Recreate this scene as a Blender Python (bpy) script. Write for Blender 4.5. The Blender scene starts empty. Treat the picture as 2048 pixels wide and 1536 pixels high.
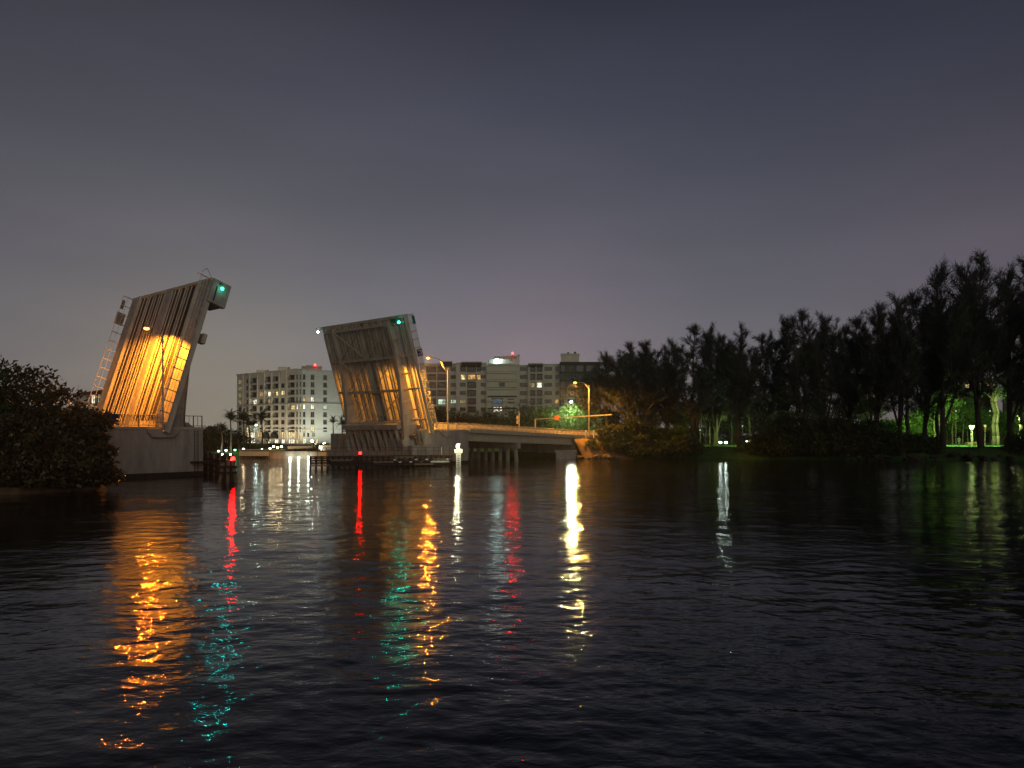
import bpy, math, random
import numpy as np
from mathutils import Vector, Matrix
random.seed(7)
RNG = np.random.default_rng(11)
R = math.radians
S = bpy.context.scene
COL = S.collection

# ------------------------------------------------------------------ camera, sky, light
F, HOR, CH = 1420.0, 871.0, 4.8          # focal length in px of the 2048 px frame, horizon row, eye height
cd = bpy.data.cameras.new('camera'); cam = bpy.data.objects.new('camera', cd); COL.objects.link(cam)
cam.location = (0, 0, CH); cam.rotation_euler = (R(90), 0, 0)
cd.sensor_width = 36; cd.lens = F / 2048 * 36
cd.shift_y = (HOR - 768) / 2048
cd.clip_start = .1; cd.clip_end = 6000
S.camera = cam
S.view_settings.view_transform = 'Standard'; S.view_settings.look = 'None'
S.view_settings.exposure = 0; S.view_settings.gamma = 1; S.view_settings.use_curve_mapping = False
S.cycles.use_denoising = True
S.cycles.max_bounces = 5; S.cycles.diffuse_bounces = 2; S.cycles.glossy_bounces = 3; S.cycles.transparent_max_bounces = 10
S.cycles.sample_clamp_indirect = 6; S.cycles.caustics_reflective = False; S.cycles.caustics_refractive = False

W = bpy.data.worlds.new('World'); S.world = W; W.use_nodes = True
nt = W.node_tree; nt.nodes.clear()
def N(t, **k):
    n = nt.nodes.new(t)
    for a, b in k.items(): setattr(n, a, b)
    return n
def srgb(*c):
    return tuple(((v / 255) / 12.92 if v / 255 <= .04045 else ((v / 255 + .055) / 1.055) ** 2.4) for v in c)
L_ = nt.links.new
wout = N('ShaderNodeOutputWorld'); bg = N('ShaderNodeBackground'); L_(bg.outputs[0], wout.inputs[0])
tc = N('ShaderNodeTexCoord'); sep = N('ShaderNodeSeparateXYZ'); L_(tc.outputs['Generated'], sep.inputs[0])
ramp = N('ShaderNodeValToRGB'); L_(sep.outputs['Z'], ramp.inputs[0])
els = [(0.0, (119, 114, 111)), (.06, (115, 110, 112)), (.12, (106, 104, 109)), (.20, (94, 94, 103)), (.31, (79, 81, 92)), (.42, (63, 66, 80)), (.52, (48, 51, 64)), (1.0, (36, 38, 50))]
ramp.color_ramp.elements[0].position = els[0][0]; ramp.color_ramp.elements[0].color = (*srgb(*els[0][1]), 1)
ramp.color_ramp.elements[1].position = els[-1][0]; ramp.color_ramp.elements[1].color = (*srgb(*els[-1][1]), 1)
for p, c in els[1:-1]:
    e = ramp.color_ramp.elements.new(p); e.color = (*srgb(*c), 1)
# town glow low over the left, weaker over the right: a broad brightness term around one azimuth
def lobe(az, el, power):
    v = N('ShaderNodeVectorMath', operation='DOT_PRODUCT')
    L_(tc.outputs['Generated'], v.inputs[0]); v.inputs[1].default_value = (math.sin(R(az)) * math.cos(R(el)), math.cos(R(az)) * math.cos(R(el)), math.sin(R(el)))
    m = N('ShaderNodeMath', operation='MAXIMUM'); L_(v.outputs['Value'], m.inputs[0]); m.inputs[1].default_value = 0
    q = N('ShaderNodeMath', operation='POWER'); L_(m.outputs[0], q.inputs[0]); q.inputs[1].default_value = power
    return q.outputs[0]
def addc(a, f, colr, op='ADD'):
    mx = N('ShaderNodeMix', data_type='RGBA', blend_type=op, clamp_factor=True)
    L_(f, mx.inputs[0]); L_(a, mx.inputs[6]); mx.inputs[7].default_value = (*colr, 1)
    return mx.outputs[2]
c = ramp.outputs[0]
c = addc(c, lobe(-8, 10, 3.2), (.25, .25, .25), 'ADD') if False else c
dim = N('ShaderNodeMapRange'); L_(lobe(-9, 10, 2.0), dim.inputs[0]); dim.inputs[3].default_value = .36; dim.inputs[4].default_value = 1.15
mul = N('ShaderNodeVectorMath', operation='SCALE'); L_(c, mul.inputs[0]); L_(dim.outputs[0], mul.inputs[3])
c = mul.outputs[0]
c = addc(c, lobe(-23, 1, 70), (.075, .064, .020))
c = addc(c, lobe(3, 6, 90), (.040, .016, .024))
c = addc(c, lobe(35, 9, 60), (.022, .008, .014))
c = addc(c, lobe(-28, 16, 8), (.012, .007, -.004))
nz = N('ShaderNodeTexNoise'); mp = N('ShaderNodeMapping'); mp.inputs['Scale'].default_value = (1.0, 1.0, 4.5)
L_(tc.outputs['Generated'], mp.inputs[0]); L_(mp.outputs[0], nz.inputs['Vector']); nz.inputs['Scale'].default_value = 1.6; nz.inputs['Detail'].default_value = 5; nz.inputs['Roughness'].default_value = .5
mr = N('ShaderNodeMapRange'); L_(nz.outputs['Fac'], mr.inputs[0]); mr.inputs[1].default_value = .3; mr.inputs[2].default_value = .7; mr.inputs[3].default_value = .90; mr.inputs[4].default_value = 1.12
m2 = N('ShaderNodeVectorMath', operation='SCALE'); L_(c, m2.inputs[0]); L_(mr.outputs[0], m2.inputs[3])
L_(m2.outputs[0], bg.inputs[0]); bg.inputs[1].default_value = 1.0

sd = bpy.data.lights.new('town_glow', 'SUN'); so = bpy.data.objects.new('town_glow', sd); COL.objects.link(so)
sd.energy = .52; sd.angle = R(60); sd.color = (1, .91, .76)
so.rotation_euler = Vector((-.30, .85, -.24)).to_track_quat('-Z', 'Y').to_euler(); so.location = (0, -20, 60)

# ------------------------------------------------------------------ placing helpers
def at(px, Y, z):            # world point at image column px, distance Y, height z
    return Vector(((px - 1024) / F * Y, Y, z))
def zat(py, Y):              # world height seen at image row py at distance Y
    return CH + (HOR - py) / F * Y
def P(px, py, Y): return at(px, Y, zat(py, Y))

# ------------------------------------------------------------------ materials
MATS = {}
def mat(name, col, rough=.8, metal=0., emit=None, es=0., noise=.0, nscale=1.0, bump=0., bscale=8., streak=None, trans=0., spec=.3):
    m = bpy.data.materials.new(name); m.use_nodes = True; t = m.node_tree; b = t.nodes['Principled BSDF']
    b.inputs['Base Color'].default_value = (*col, 1); b.inputs['Roughness'].default_value = rough; b.inputs['Metallic'].default_value = metal
    b.inputs['Specular IOR Level'].default_value = spec
    if emit is not None:
        b.inputs['Emission Color'].default_value = (*emit, 1); b.inputs['Emission Strength'].default_value = es
    if noise or bump:
        g = t.nodes.new('ShaderNodeNewGeometry')
        mpn = t.nodes.new('ShaderNodeMapping'); t.links.new(g.outputs['Position'], mpn.inputs[0])
        if streak: mpn.inputs['Scale'].default_value = streak
    if noise:
        n = t.nodes.new('ShaderNodeTexNoise'); n.inputs['Scale'].default_value = nscale; n.inputs['Detail'].default_value = 6; n.inputs['Roughness'].default_value = .65
        t.links.new(mpn.outputs[0], n.inputs['Vector'])
        r = t.nodes.new('ShaderNodeMapRange'); r.inputs[1].default_value = .3; r.inputs[2].default_value = .7
        r.inputs[3].default_value = 1 - noise; r.inputs[4].default_value = 1 + noise
        t.links.new(n.outputs['Fac'], r.inputs[0])
        v = t.nodes.new('ShaderNodeVectorMath'); v.operation = 'SCALE'; v.inputs[0].default_value = col
        t.links.new(r.outputs[0], v.inputs[3]); t.links.new(v.outputs[0], b.inputs['Base Color'])
    if bump:
        n = t.nodes.new('ShaderNodeTexNoise'); n.inputs['Scale'].default_value = bscale; n.inputs['Detail'].default_value = 5
        t.links.new(g.outputs['Position'], n.inputs['Vector'])
        bp = t.nodes.new('ShaderNodeBump'); bp.inputs['Strength'].default_value = bump; bp.inputs['Distance'].default_value = .1
        t.links.new(n.outputs['Fac'], bp.inputs['Height']); t.links.new(bp.outputs[0], b.inputs['Normal'])
    if trans:
        tr = t.nodes.new('ShaderNodeBsdfTranslucent'); tr.inputs[0].default_value = (*([min(1, x * 1.5) for x in col] if 'grating' not in name else (.80, .72, .60)), 1)
        mx = t.nodes.new('ShaderNodeMixShader'); mx.inputs[0].default_value = trans
        o = t.nodes['Material Output']; t.links.new(b.outputs[0], mx.inputs[1]); t.links.new(tr.outputs[0], mx.inputs[2]); t.links.new(mx.outputs[0], o.inputs[0])
    MATS[name] = m
    return m
M_conc = mat('pier_concrete', (.35, .32, .29), .9, noise=.30, nscale=.8, bump=.3, bscale=3, streak=(1, 1, .25))
M_conc2 = mat('fascia_concrete', (.42, .38, .31), .9, noise=.15, nscale=1.5)
M_tide = mat('tide_stained_concrete', (.03, .028, .022), .7, noise=.4, nscale=2)
M_steel = mat('painted_bridge_steel', (.46, .42, .34), .55, noise=.30, nscale=.8, streak=(1, 1, .3))
M_steeld = mat('weathered_steel_and_balcony_shade', (.20, .17, .135), .6, noise=.25, nscale=1.2)
M_grate = mat('open_steel_grating', (.034, .028, .024), .6, noise=.25, nscale=.7, streak=(1, 1, .15), trans=.12)
M_grate2 = mat('open_grating_bars', (.16, .13, .10), .6, noise=.25, nscale=.7, streak=(1, 1, .15), trans=.3)
for _m in (M_grate2,):
    _t = _m.node_tree; _o = _t.nodes['Material Output']; _x = _t.nodes.new('ShaderNodeMixShader'); _x.inputs[0].default_value = .42; _tp = _t.nodes.new('ShaderNodeBsdfTransparent')
    _l = _o.inputs[0].links[0].from_socket; _t.links.new(_l, _x.inputs[1]); _t.links.new(_tp.outputs[0], _x.inputs[2]); _t.links.new(_x.outputs[0], _o.inputs[0])
M_walk = mat('walkway_plate', (.34, .32, .29), .6, noise=.28, nscale=1)
M_alu = mat('aluminium_rail', (.45, .43, .38), .45, metal=.3)
M_raild = mat('dark_rail', (.10, .09, .08), .5)
M_black = mat('black_and_recess_shade', (.012, .012, .012), .8)
M_timber = mat('creosoted_timber', (.045, .032, .024), .85, noise=.4, nscale=3, bump=.4)
M_timberl = mat('weathered_timber', (.20, .15, .10), .85, noise=.4, nscale=4, bump=.4)
M_pole = mat('galvanised_pole', (.34, .33, .31), .5, metal=.2, noise=.1, nscale=2)
M_white = mat('white_paint', (.75, .74, .70), .6)
M_road = mat('asphalt', (.06, .055, .05), .9, noise=.2, nscale=3)
M_cream = mat('cream_stucco', (.60, .56, .48), .9, noise=.07, nscale=.3)
M_pale = mat('pale_green_stucco', (.52, .54, .50), .9, noise=.06, nscale=.3)
M_tan = mat('tan_stucco', (.56, .53, .46), .9, noise=.08, nscale=.3)
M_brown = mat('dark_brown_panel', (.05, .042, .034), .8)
M_glass = mat('dark_glass', (.012, .013, .015), .12, spec=.6)
M_glass2 = mat('curtained_glass', (.055, .048, .04), .35)
M_winf = mat('window_frame', (.18, .17, .15), .6)
M_rooft = mat('clay_roof_tile', (.20, .08, .05), .85, noise=.3, nscale=3)
M_grass = mat('lawn', (.035, .085, .018), .95, noise=.35, nscale=1.2, bump=.8, bscale=6)
M_soil = mat('bank_soil', (.16, .10, .055), .95, noise=.4, nscale=1.0, bump=.8, bscale=2)
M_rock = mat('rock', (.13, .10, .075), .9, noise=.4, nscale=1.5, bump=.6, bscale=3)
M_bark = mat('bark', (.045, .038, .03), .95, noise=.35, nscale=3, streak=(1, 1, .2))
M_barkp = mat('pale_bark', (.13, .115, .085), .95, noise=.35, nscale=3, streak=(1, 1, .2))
M_needle = mat('casuarina_needles', (.048, .056, .034), .8, noise=.35, nscale=.25, trans=.2)
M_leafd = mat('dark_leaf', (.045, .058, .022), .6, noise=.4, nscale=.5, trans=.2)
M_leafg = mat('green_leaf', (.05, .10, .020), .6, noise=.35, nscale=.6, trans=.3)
M_leafs = mat('sea_grape_leaf', (.070, .054, .020), .5, noise=.5, nscale=.9, trans=.15, spec=.5)
M_palm = mat('palm_frond', (.045, .06, .022), .6, noise=.3, nscale=1, trans=.2)
M_blue = mat('blue_sign', (.012, .035, .16), .5)
M_green = mat('green_lens_shroud', (.01, .16, .10), .5)
M_orange = mat('orange_plastic', (.6, .10, .02), .5)
M_carw = mat('car_paint_white', (.6, .6, .58), .3, spec=.6)
M_card = mat('car_paint_dark', (.03, .035, .045), .25, spec=.6)
M_rubber = mat('rubber', (.015, .015, .015), .8)
M_canvas = mat('white_canvas', (.6, .62, .62), .8)
M_cloth = mat('dark_clothes', (.03, .03, .035), .9)
def em(name, c, s): return mat(name, (.02, .02, .02), .5, emit=c, es=s)
E_sod = em('sodium_bulb', (1, .36, .03), 16)
E_red = em('red_beacon', (1, .006, .005), 36)
E_redf = em('red_aviation_lamp', (1, .04, .04), 12)
E_grn = em('green_navigation_lamp', (.05, 1, .60), 7)
E_wht = em('white_lamp', (.80, 1, .78), 28)
E_whtb = em('bright_white_lamp', (.85, 1, .80), 260)
E_warm = em('warm_lamp', (1, .78, .42), 14)
E_grl = em('green_lamp', (.15, 1, .45), 10)
E_cool = em('cool_lamp', (.62, 1, .92), 16)
E_head = em('headlight', (.80, 1, .85), 60)
E_tail = em('tail_light', (1, .05, .03), 6)
E_gauge = em('gauge_lamp', (1, .98, .66), 12)
W_yel = em('lit_window_yellow', (1, .78, .33), 1.15)
W_wht = em('lit_window_white', (1, .93, .70), 1.5)
W_org = em('lit_window_orange', (1, .55, .18), .75)
W_dim = em('lit_window_dim', (1, .78, .38), .32)
W_grn = em('lit_window_green', (.72, 1, .72), .9)
W_blu = em('lit_window_blue', (.12, .32, .60), .35)
# break up lit panes: curtains and furniture inside
for m in (W_yel, W_wht, W_org, W_dim, W_grn, W_blu):
    t = m.node_tree; b = t.nodes['Principled BSDF']; es = b.inputs['Emission Strength'].default_value
    g = t.nodes.new('ShaderNodeNewGeometry'); n = t.nodes.new('ShaderNodeTexNoise'); n.inputs['Scale'].default_value = .9; n.inputs['Detail'].default_value = 4
    mpn = t.nodes.new('ShaderNodeMapping'); mpn.inputs['Scale'].default_value = (1.8, 1.8, .8)
    t.links.new(g.outputs['Position'], mpn.inputs[0]); t.links.new(mpn.outputs[0], n.inputs['Vector'])
    r = t.nodes.new('ShaderNodeMapRange'); r.inputs[1].default_value = .36; r.inputs[2].default_value = .62; r.inputs[3].default_value = es * .25; r.inputs[4].default_value = es * 1.35
    t.links.new(n.outputs['Fac'], r.inputs[0]); t.links.new(r.outputs[0], b.inputs['Emission Strength'])

# ------------------------------------------------------------------ object helpers
def props(o, label=None, cat=None, group=None, kind=None):
    if label: o['label'] = label
    if cat: o['category'] = cat
    if group: o['group'] = group
    if kind: o['kind'] = kind
    return o
def thing(name, label, cat, loc=(0, 0, 0), rz=0., group=None):
    o = bpy.data.objects.new(name, None); o.empty_display_size = .5; COL.objects.link(o)
    o.location = loc; o.rotation_euler = (0, 0, rz)
    return props(o, label, cat, group)
def rootloc(p):
    while p is not None and p.parent is not None: p = p.parent
    return Vector(p.location) if p is not None else Vector((0, 0, 0))
ID = lambda x, y, z: Vector((x, y, z))
class MB:
    def __init__(s): s.v = []; s.f = []
    def box(s, x, y, z, fr=ID):
        i = len(s.v)
        for c in ((0, 0, 0), (1, 0, 0), (1, 1, 0), (0, 1, 0), (0, 0, 1), (1, 0, 1), (1, 1, 1), (0, 1, 1)):
            s.v.append(tuple(fr(x[c[0]], y[c[1]], z[c[2]])))
        for q in ((0, 3, 2, 1), (4, 5, 6, 7), (0, 1, 5, 4), (1, 2, 6, 5), (2, 3, 7, 6), (3, 0, 4, 7)): s.f.append(tuple(i + k for k in q))
        return s
    def quad(s, *p):
        i = len(s.v); s.v += [tuple(q) for q in p]; s.f.append(tuple(range(i, i + len(p)))); return s
    def prism(s, pts, y0, y1, fr=ID):   # polygon (x,z) extruded over y
        i = len(s.v); n = len(pts)
        s.v += [tuple(fr(a, y0, b)) for a, b in pts] + [tuple(fr(a, y1, b)) for a, b in pts]
        s.f.append(tuple(i + k for k in range(n))); s.f.append(tuple(i + n + k for k in reversed(range(n))))
        for k in range(n): s.f.append((i + k, i + n + k, i + n + (k + 1) % n, i + (k + 1) % n))
        return s
    def slab(s, pts, z0, z1):           # polygon (x,y) extruded over z
        return s.prism(pts, z0, z1, fr=lambda a, c, b: Vector((a, b, c)))
    def tube(s, p, q, r, r2=None, n=6):
        r2 = r if r2 is None else r2; p = Vector(p); q = Vector(q); d = (q - p)
        if d.length < 1e-6: return s
        d.normalize(); a = d.orthogonal().normalized(); b = d.cross(a); i = len(s.v)
        for c, rr in ((p, r), (q, r2)):
            for k in range(n):
                w = 2 * math.pi * k / n + .3; s.v.append(tuple(c + a * math.cos(w) * rr + b * math.sin(w) * rr))
        for k in range(n): s.f.append((i + k, i + (k + 1) % n, i + n + (k + 1) % n, i + n + k))
        s.f.append(tuple(i + k for k in reversed(range(n)))); s.f.append(tuple(i + n + k for k in range(n)))
        return s
    def path(s, pts, rs, n=6):
        for k in range(len(pts) - 1): s.tube(pts[k], pts[k + 1], rs[k], rs[k + 1], n)
        return s
    def ball(s, c, r, n=8, m=6, sc=(1, 1, 1)):
        c = Vector(c); i = len(s.v)
        for a in range(1, m):
            for b in range(n):
                t, u = math.pi * a / m, 2 * math.pi * b / n
                s.v.append((c.x + r * sc[0] * math.sin(t) * math.cos(u), c.y + r * sc[1] * math.sin(t) * math.sin(u), c.z + r * sc[2] * math.cos(t)))
        s.v.append((c.x, c.y, c.z + r * sc[2])); s.v.append((c.x, c.y, c.z - r * sc[2])); T, B = len(s.v) - 2, len(s.v) - 1
        for a in range(m - 2):
            for b in range(n): s.f.append((i + a * n + b, i + (a + 1) * n + b, i + (a + 1) * n + (b + 1) % n, i + a * n + (b + 1) % n))
        for b in range(n):
            s.f.append((T, i + b, i + (b + 1) % n)); s.f.append((B, i + (m - 2) * n + (b + 1) % n, i + (m - 2) * n + b))
        return s
    def build(s, name, m, parent=None, smooth=False, local=False, **pr):
        me = bpy.data.meshes.new(name); off = Vector((0, 0, 0)) if local else rootloc(parent)
        vs = s.v if off.length == 0 else [(a - off.x, b - off.y, c - off.z) for a, b, c in s.v]
        me.from_pydata(vs, [], s.f); me.materials.append(m)
        if smooth: me.polygons.foreach_set('use_smooth', [True] * len(me.polygons))
        o = bpy.data.objects.new(name, me); COL.objects.link(o); o.parent = parent
        return props(o, **pr) if pr else o
def npmesh(name, V, Fq, m, parent=None, smooth=False, **pr):
    me = bpy.data.meshes.new(name); k = Fq.shape[1]
    me.vertices.add(len(V)); me.vertices.foreach_set('co', V.astype(np.float32).ravel())
    me.loops.add(Fq.size); me.loops.foreach_set('vertex_index', Fq.astype(np.int32).ravel())
    me.polygons.add(len(Fq)); me.polygons.foreach_set('loop_start', np.arange(0, Fq.size, k, dtype=np.int32)); me.polygons.foreach_set('loop_total', np.full(len(Fq), k, dtype=np.int32))
    if smooth: me.polygons.foreach_set('use_smooth', np.ones(len(Fq), dtype=bool))
    me.materials.append(m); me.update(calc_edges=True); me.validate()
    o = bpy.data.objects.new(name, me); COL.objects.link(o); o.parent = parent
    return props(o, **pr) if pr else o
def dup(root, loc, rz=0., label=None, scale=None, group=None):
    r = root.copy(); COL.objects.link(r); r.location = loc; r.rotation_euler = (0, 0, rz)
    if scale is not None: r.scale = scale if hasattr(scale, '__len__') else (scale,) * 3
    if label: r['label'] = label
    if group: r['group'] = group
    for ch in list(root.children):
        c_ = ch.copy(); COL.objects.link(c_); c_.parent = r
        for g in list(ch.children):
            d_ = g.copy(); COL.objects.link(d_); d_.parent = c_
    return r
def light(kind, loc, power, colr, radius=.15, parent=None, aim=None, size=170, blend=.15, name='lamp_light'):
    d = bpy.data.lights.new(name, kind); d.energy = power; d.color = colr; d.shadow_soft_size = radius
    o = bpy.data.objects.new(name, d); COL.objects.link(o); o.location = Vector(loc) - rootloc(parent); o.parent = parent
    if kind == 'SPOT':
        d.spot_size = R(size); d.spot_blend = blend
        o.rotation_euler = Vector(aim or (0, 0, -1)).to_track_quat('-Z', 'Y').to_euler()
    return o

# ------------------------------------------------------------------ water
def build_water():
    ys = np.concatenate([[871.9, 872.6, 873.4, 874.4], np.arange(875.5, 1000, 1.1), np.arange(1000, 1600, 1.7), np.arange(1600, 1900, 8), [2000, 2300, 2900, 4500]])
    xs = np.concatenate([np.linspace(-4200, -150, 30)[:-1], np.arange(-150, 2200, 3.0), np.linspace(2200, 6300, 30)[1:]])
    Yd = F * CH / (ys - HOR)
    X = (xs[None, :] - 1024) / F * Yd[:, None]; Y = np.repeat(Yd[:, None], len(xs), 1)
    cellY = np.abs(np.gradient(Yd))[:, None]; cellX = (3.0 / F * Yd)[:, None]
    Z = np.zeros_like(X); rng = np.random.default_rng(5)
    n = 110
    lam = np.exp(rng.uniform(math.log(.32), math.log(7.5), n))
    main = R(75)                     # mostly running across the view line
    for k in range(n):
        th = main + rng.normal(0, .75)
        kx, ky = math.cos(th) * 2 * math.pi / lam[k], math.sin(th) * 2 * math.pi / lam[k]
        slope = .0047 * (1.0 if lam[k] < 1.6 else .36)
        amp = slope * lam[k] / (2 * math.pi) * 1.4
        w = np.clip(np.minimum(lam[k] / abs(math.sin(th) + 1e-3) / cellY, lam[k] / abs(math.cos(th) + 1e-3) / cellX) / 2.5 - 1, 0, 1)
        Z += amp * w * np.sin(kx * X + ky * Y + rng.uniform(0, 6.28))
    # patches where the breeze ruffles more, and calmer slicks
    pat = .85 + .35 * np.sin(X * .11 + 1.3 * np.sin(Y * .05)) * np.sin(Y * .07 + .8 * np.sin(X * .06))
    Z *= pat
    V = np.stack([X, Y, Z], -1).reshape(-1, 3); nr, nc = X.shape
    i = np.arange(nr * nc).reshape(nr, nc)
    Fq = np.stack([i[:-1, :-1], i[1:, :-1], i[1:, 1:], i[:-1, 1:]], -1).reshape(-1, 4)
    m = bpy.data.materials.new('canal_water'); m.use_nodes = True; t = m.node_tree; b = t.nodes['Principled BSDF']
    b.inputs['Base Color'].default_value = (.010, .012, .014, 1); b.inputs['Roughness'].default_value = .03; b.inputs['IOR'].default_value = 1.33
    g = t.nodes.new('ShaderNodeNewGeometry')
    prev = None
    pn = t.nodes.new('ShaderNodeTexNoise'); pn.inputs['Scale'].default_value = .06; pn.inputs['Detail'].default_value = 3
    pm_ = t.nodes.new('ShaderNodeMapping'); pm_.inputs['Scale'].default_value = (.5, 1.6, 1); t.links.new(g.outputs['Position'], pm_.inputs[0]); t.links.new(pm_.outputs[0], pn.inputs['Vector'])
    for sc, st, ds, stre in ((.42, .20, .40, (1, 1.6, 1)), (1.4, .20, .12, (1, 1.7, 1)), (5.0, .20, .035, (1, 1.8, 1))):
        if st == 0: continue
        mpn = t.nodes.new('ShaderNodeMapping'); mpn.inputs['Scale'].default_value = stre; mpn.inputs['Rotation'].default_value = (0, 0, .2)
        t.links.new(g.outputs['Position'], mpn.inputs[0])
        n_ = t.nodes.new('ShaderNodeTexNoise'); n_.inputs['Scale'].default_value = sc; n_.inputs['Detail'].default_value = 3; n_.inputs['Roughness'].default_value = .55
        n_.inputs['Distortion'].default_value = .4
        t.links.new(mpn.outputs[0], n_.inputs['Vector'])
        bp = t.nodes.new('ShaderNodeBump'); bp.inputs['Strength'].default_value = st; bp.inputs['Distance'].default_value = ds
        pr_ = t.nodes.new('ShaderNodeMapRange'); pr_.inputs[1].default_value = .35; pr_.inputs[2].default_value = .65; pr_.inputs[3].default_value = st * .45; pr_.inputs[4].default_value = st * 1.35
        t.links.new(pn.outputs['Fac'], pr_.inputs[0]); t.links.new(pr_.outputs[0], bp.inputs['Strength'])
        t.links.new(n_.outputs['Fac'], bp.inputs['Height'])
        if prev: t.links.new(prev.outputs[0], bp.inputs['Normal'])
        prev = bp
    t.links.new(prev.outputs[0], b.inputs['Normal'])
    npmesh('water', V, Fq, m, smooth=True, kind='structure', label='dark rippled canal water across the lower half of the view')
build_water()

# ------------------------------------------------------------------ land
def noise2(x, y, s=1.0):
    return math.sin(x * .9 * s + 1.7 * math.sin(y * .53 * s)) * .5 + math.sin(y * 1.3 * s + 2.1 * math.sin(x * .37 * s)) * .5
def bank(name, shore, offs, mt, label):
    pts = []
    for k in range(len(shore) - 1):
        a, b = shore[k], shore[k + 1]; n = max(2, int((Vector(b) - Vector(a)).length / 1.5)) if (Vector(b) - Vector(a)).length < 160 else 6
        for j in range(n): pts.append(Vector(a).lerp(Vector(b), j / n))
    pts.append(Vector(shore[-1])); V = []; nc = len(offs)
    for p in pts:
        for d, z, am in offs:
            q = Vector((p.x * (1 + d / p.y), p.y + d))
            nn = noise2(q.x, q.y, .8) * am
            V.append((q.x + nn * 1.2 * (am < .6), q.y + nn * 2, z + nn))
    V = np.array(V); i = np.arange(len(V)).reshape(-1, nc)
    Fq = np.stack([i[:-1, :-1], i[1:, :-1], i[1:, 1:], i[:-1, 1:]], -1).reshape(-1, 4)
    return npmesh(name, V, Fq, mt, smooth=False, kind='structure', label=label)
sh = lambda px, Y: ((px - 1024) / F * Y, Y)
bank('park_ground', [sh(1150, 150), sh(1215, 150), sh(1400, 149), sh(1600, 145), sh(1800, 141), sh(2048, 139), sh(2400, 130), sh(3200, 110)],
     [(-2.5, -1.2, .1), (-.6, -.1, .25), (.6, .8, .35), (2, 1.7, .3), (3.6, 2.3, .15), (8, 2.45, .06), (20, 2.55, .05), (60, 2.7, .05), (200, 3, .0), (900, 3, 0)], M_grass, 'mown grass park ground behind the right bank')
# far shore below the condominium, behind a straight seawall
mb = MB(); mb.slab([sh(-900, 150), sh(434, 152), sh(640, 149), sh(960, 153), sh(1160, 156), sh(1300, 170), (300, 900), (-900, 900), (-900, 150)], -1, 1.2)
mb.build('far_shore_ground', M_grass, kind='structure', label='low grassed far shore behind a straight seawall')
mb = MB(); mb.slab([(-36.9, 63), (-43.5, 76.5), (-62, 120), (-90, 175), (-500, 175), (-500, 30), (-60, 40), (-45, 53)], -1, .55)
mb.build('left_bank_ground', M_soil, kind='structure', label='low mangrove bank at the foot of the left bushes')

hz = MB().box((-420, 420), (-12, 700), (-2.6, 48)).build('haze', M_conc, kind='stuff', label='thin haze added over the canal for a glow around the lamps')
mh = bpy.data.materials.new('glow_haze'); mh.use_nodes = True; mh.node_tree.nodes.clear()
_o = mh.node_tree.nodes.new('ShaderNodeOutputMaterial'); _v = mh.node_tree.nodes.new('ShaderNodeVolumePrincipled')
_v.inputs['Color'].default_value = (.9, .9, .9, 1); _v.inputs['Density'].default_value = .00024; _v.inputs['Anisotropy'].default_value = .75  # thin volume added so that the lamps carry a soft glow
mh.node_tree.links.new(_v.outputs[0], _o.inputs['Volume']); hz.data.materials.clear(); hz.data.materials.append(mh)
S.cycles.volume_bounces = 0
# ------------------------------------------------------------------ bridge frame
C0 = Vector((-37.0, 85.0, 0)); D = Vector((.6225, .7826, 0)); Nn = Vector((-.7826, .6225, 0)); ZT = 5.8
def B(s, t, z): return C0 + D * s + Nn * t + Vector((0, 0, z))

# left pier
def corbel(mb, s0, s1, z1):
    mb.prism([(s0, z1 - .9), (s1, z1 - .9), (s1 + .5, z1 - .35), (s1 + .5, z1), (s0 - .5, z1), (s0 - .5, z1 - .35)], -.45, 0, fr=lambda a, y, b: B(a, y, b))
pier = thing('bridge_pier', 'tall plain concrete pier under the left raised leaf', 'bridge pier', B(-6, 0, 0), group='concrete bascule piers')
MB().box((-18, 0), (0, 21), (.55, ZT - .3), B).build('wall', M_conc, pier)
MB().box((-18.02, .02), (-.02, 21.02), (-1.5, .55), B).build('tide_band', M_tide, pier)
mb = MB().box((-18.1, .1), (-.12, 21.1), (ZT - .3, ZT), B); mb.build('cap_slab', M_conc2, pier)
mb = MB(); corbel(mb, -6.1, -3.7, ZT - .3); mb.build('lamp_corbel', M_conc, pier)
MB().prism([(-4.9, ZT), (-.9, ZT), (-1.6, ZT + .55), (-2.4, ZT + .55), (-2.4, ZT + 1.5), (-4.9, ZT + 1.5)], .5, 2.2, fr=lambda a, y, b: B(a, y, b)).build('pedestal', M_conc, pier)
mb = MB()
for dt in (0, .45): mb.tube(B(-1.1 + dt, -.1, .4), B(-1.1 + dt, -.1, 5.4), .045)
for k in range(17): mb.tube(B(-1.1, -.1, .6 + k * .29), B(-.65, -.1, .6 + k * .29), .025)
mb.build('ladder', M_raild, pier)
mb = MB(); mb.box((-1.6, 1.2), (-.9, 1.0), (1.55, 1.75), B); mb.build('landing', M_timber, pier)

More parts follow.
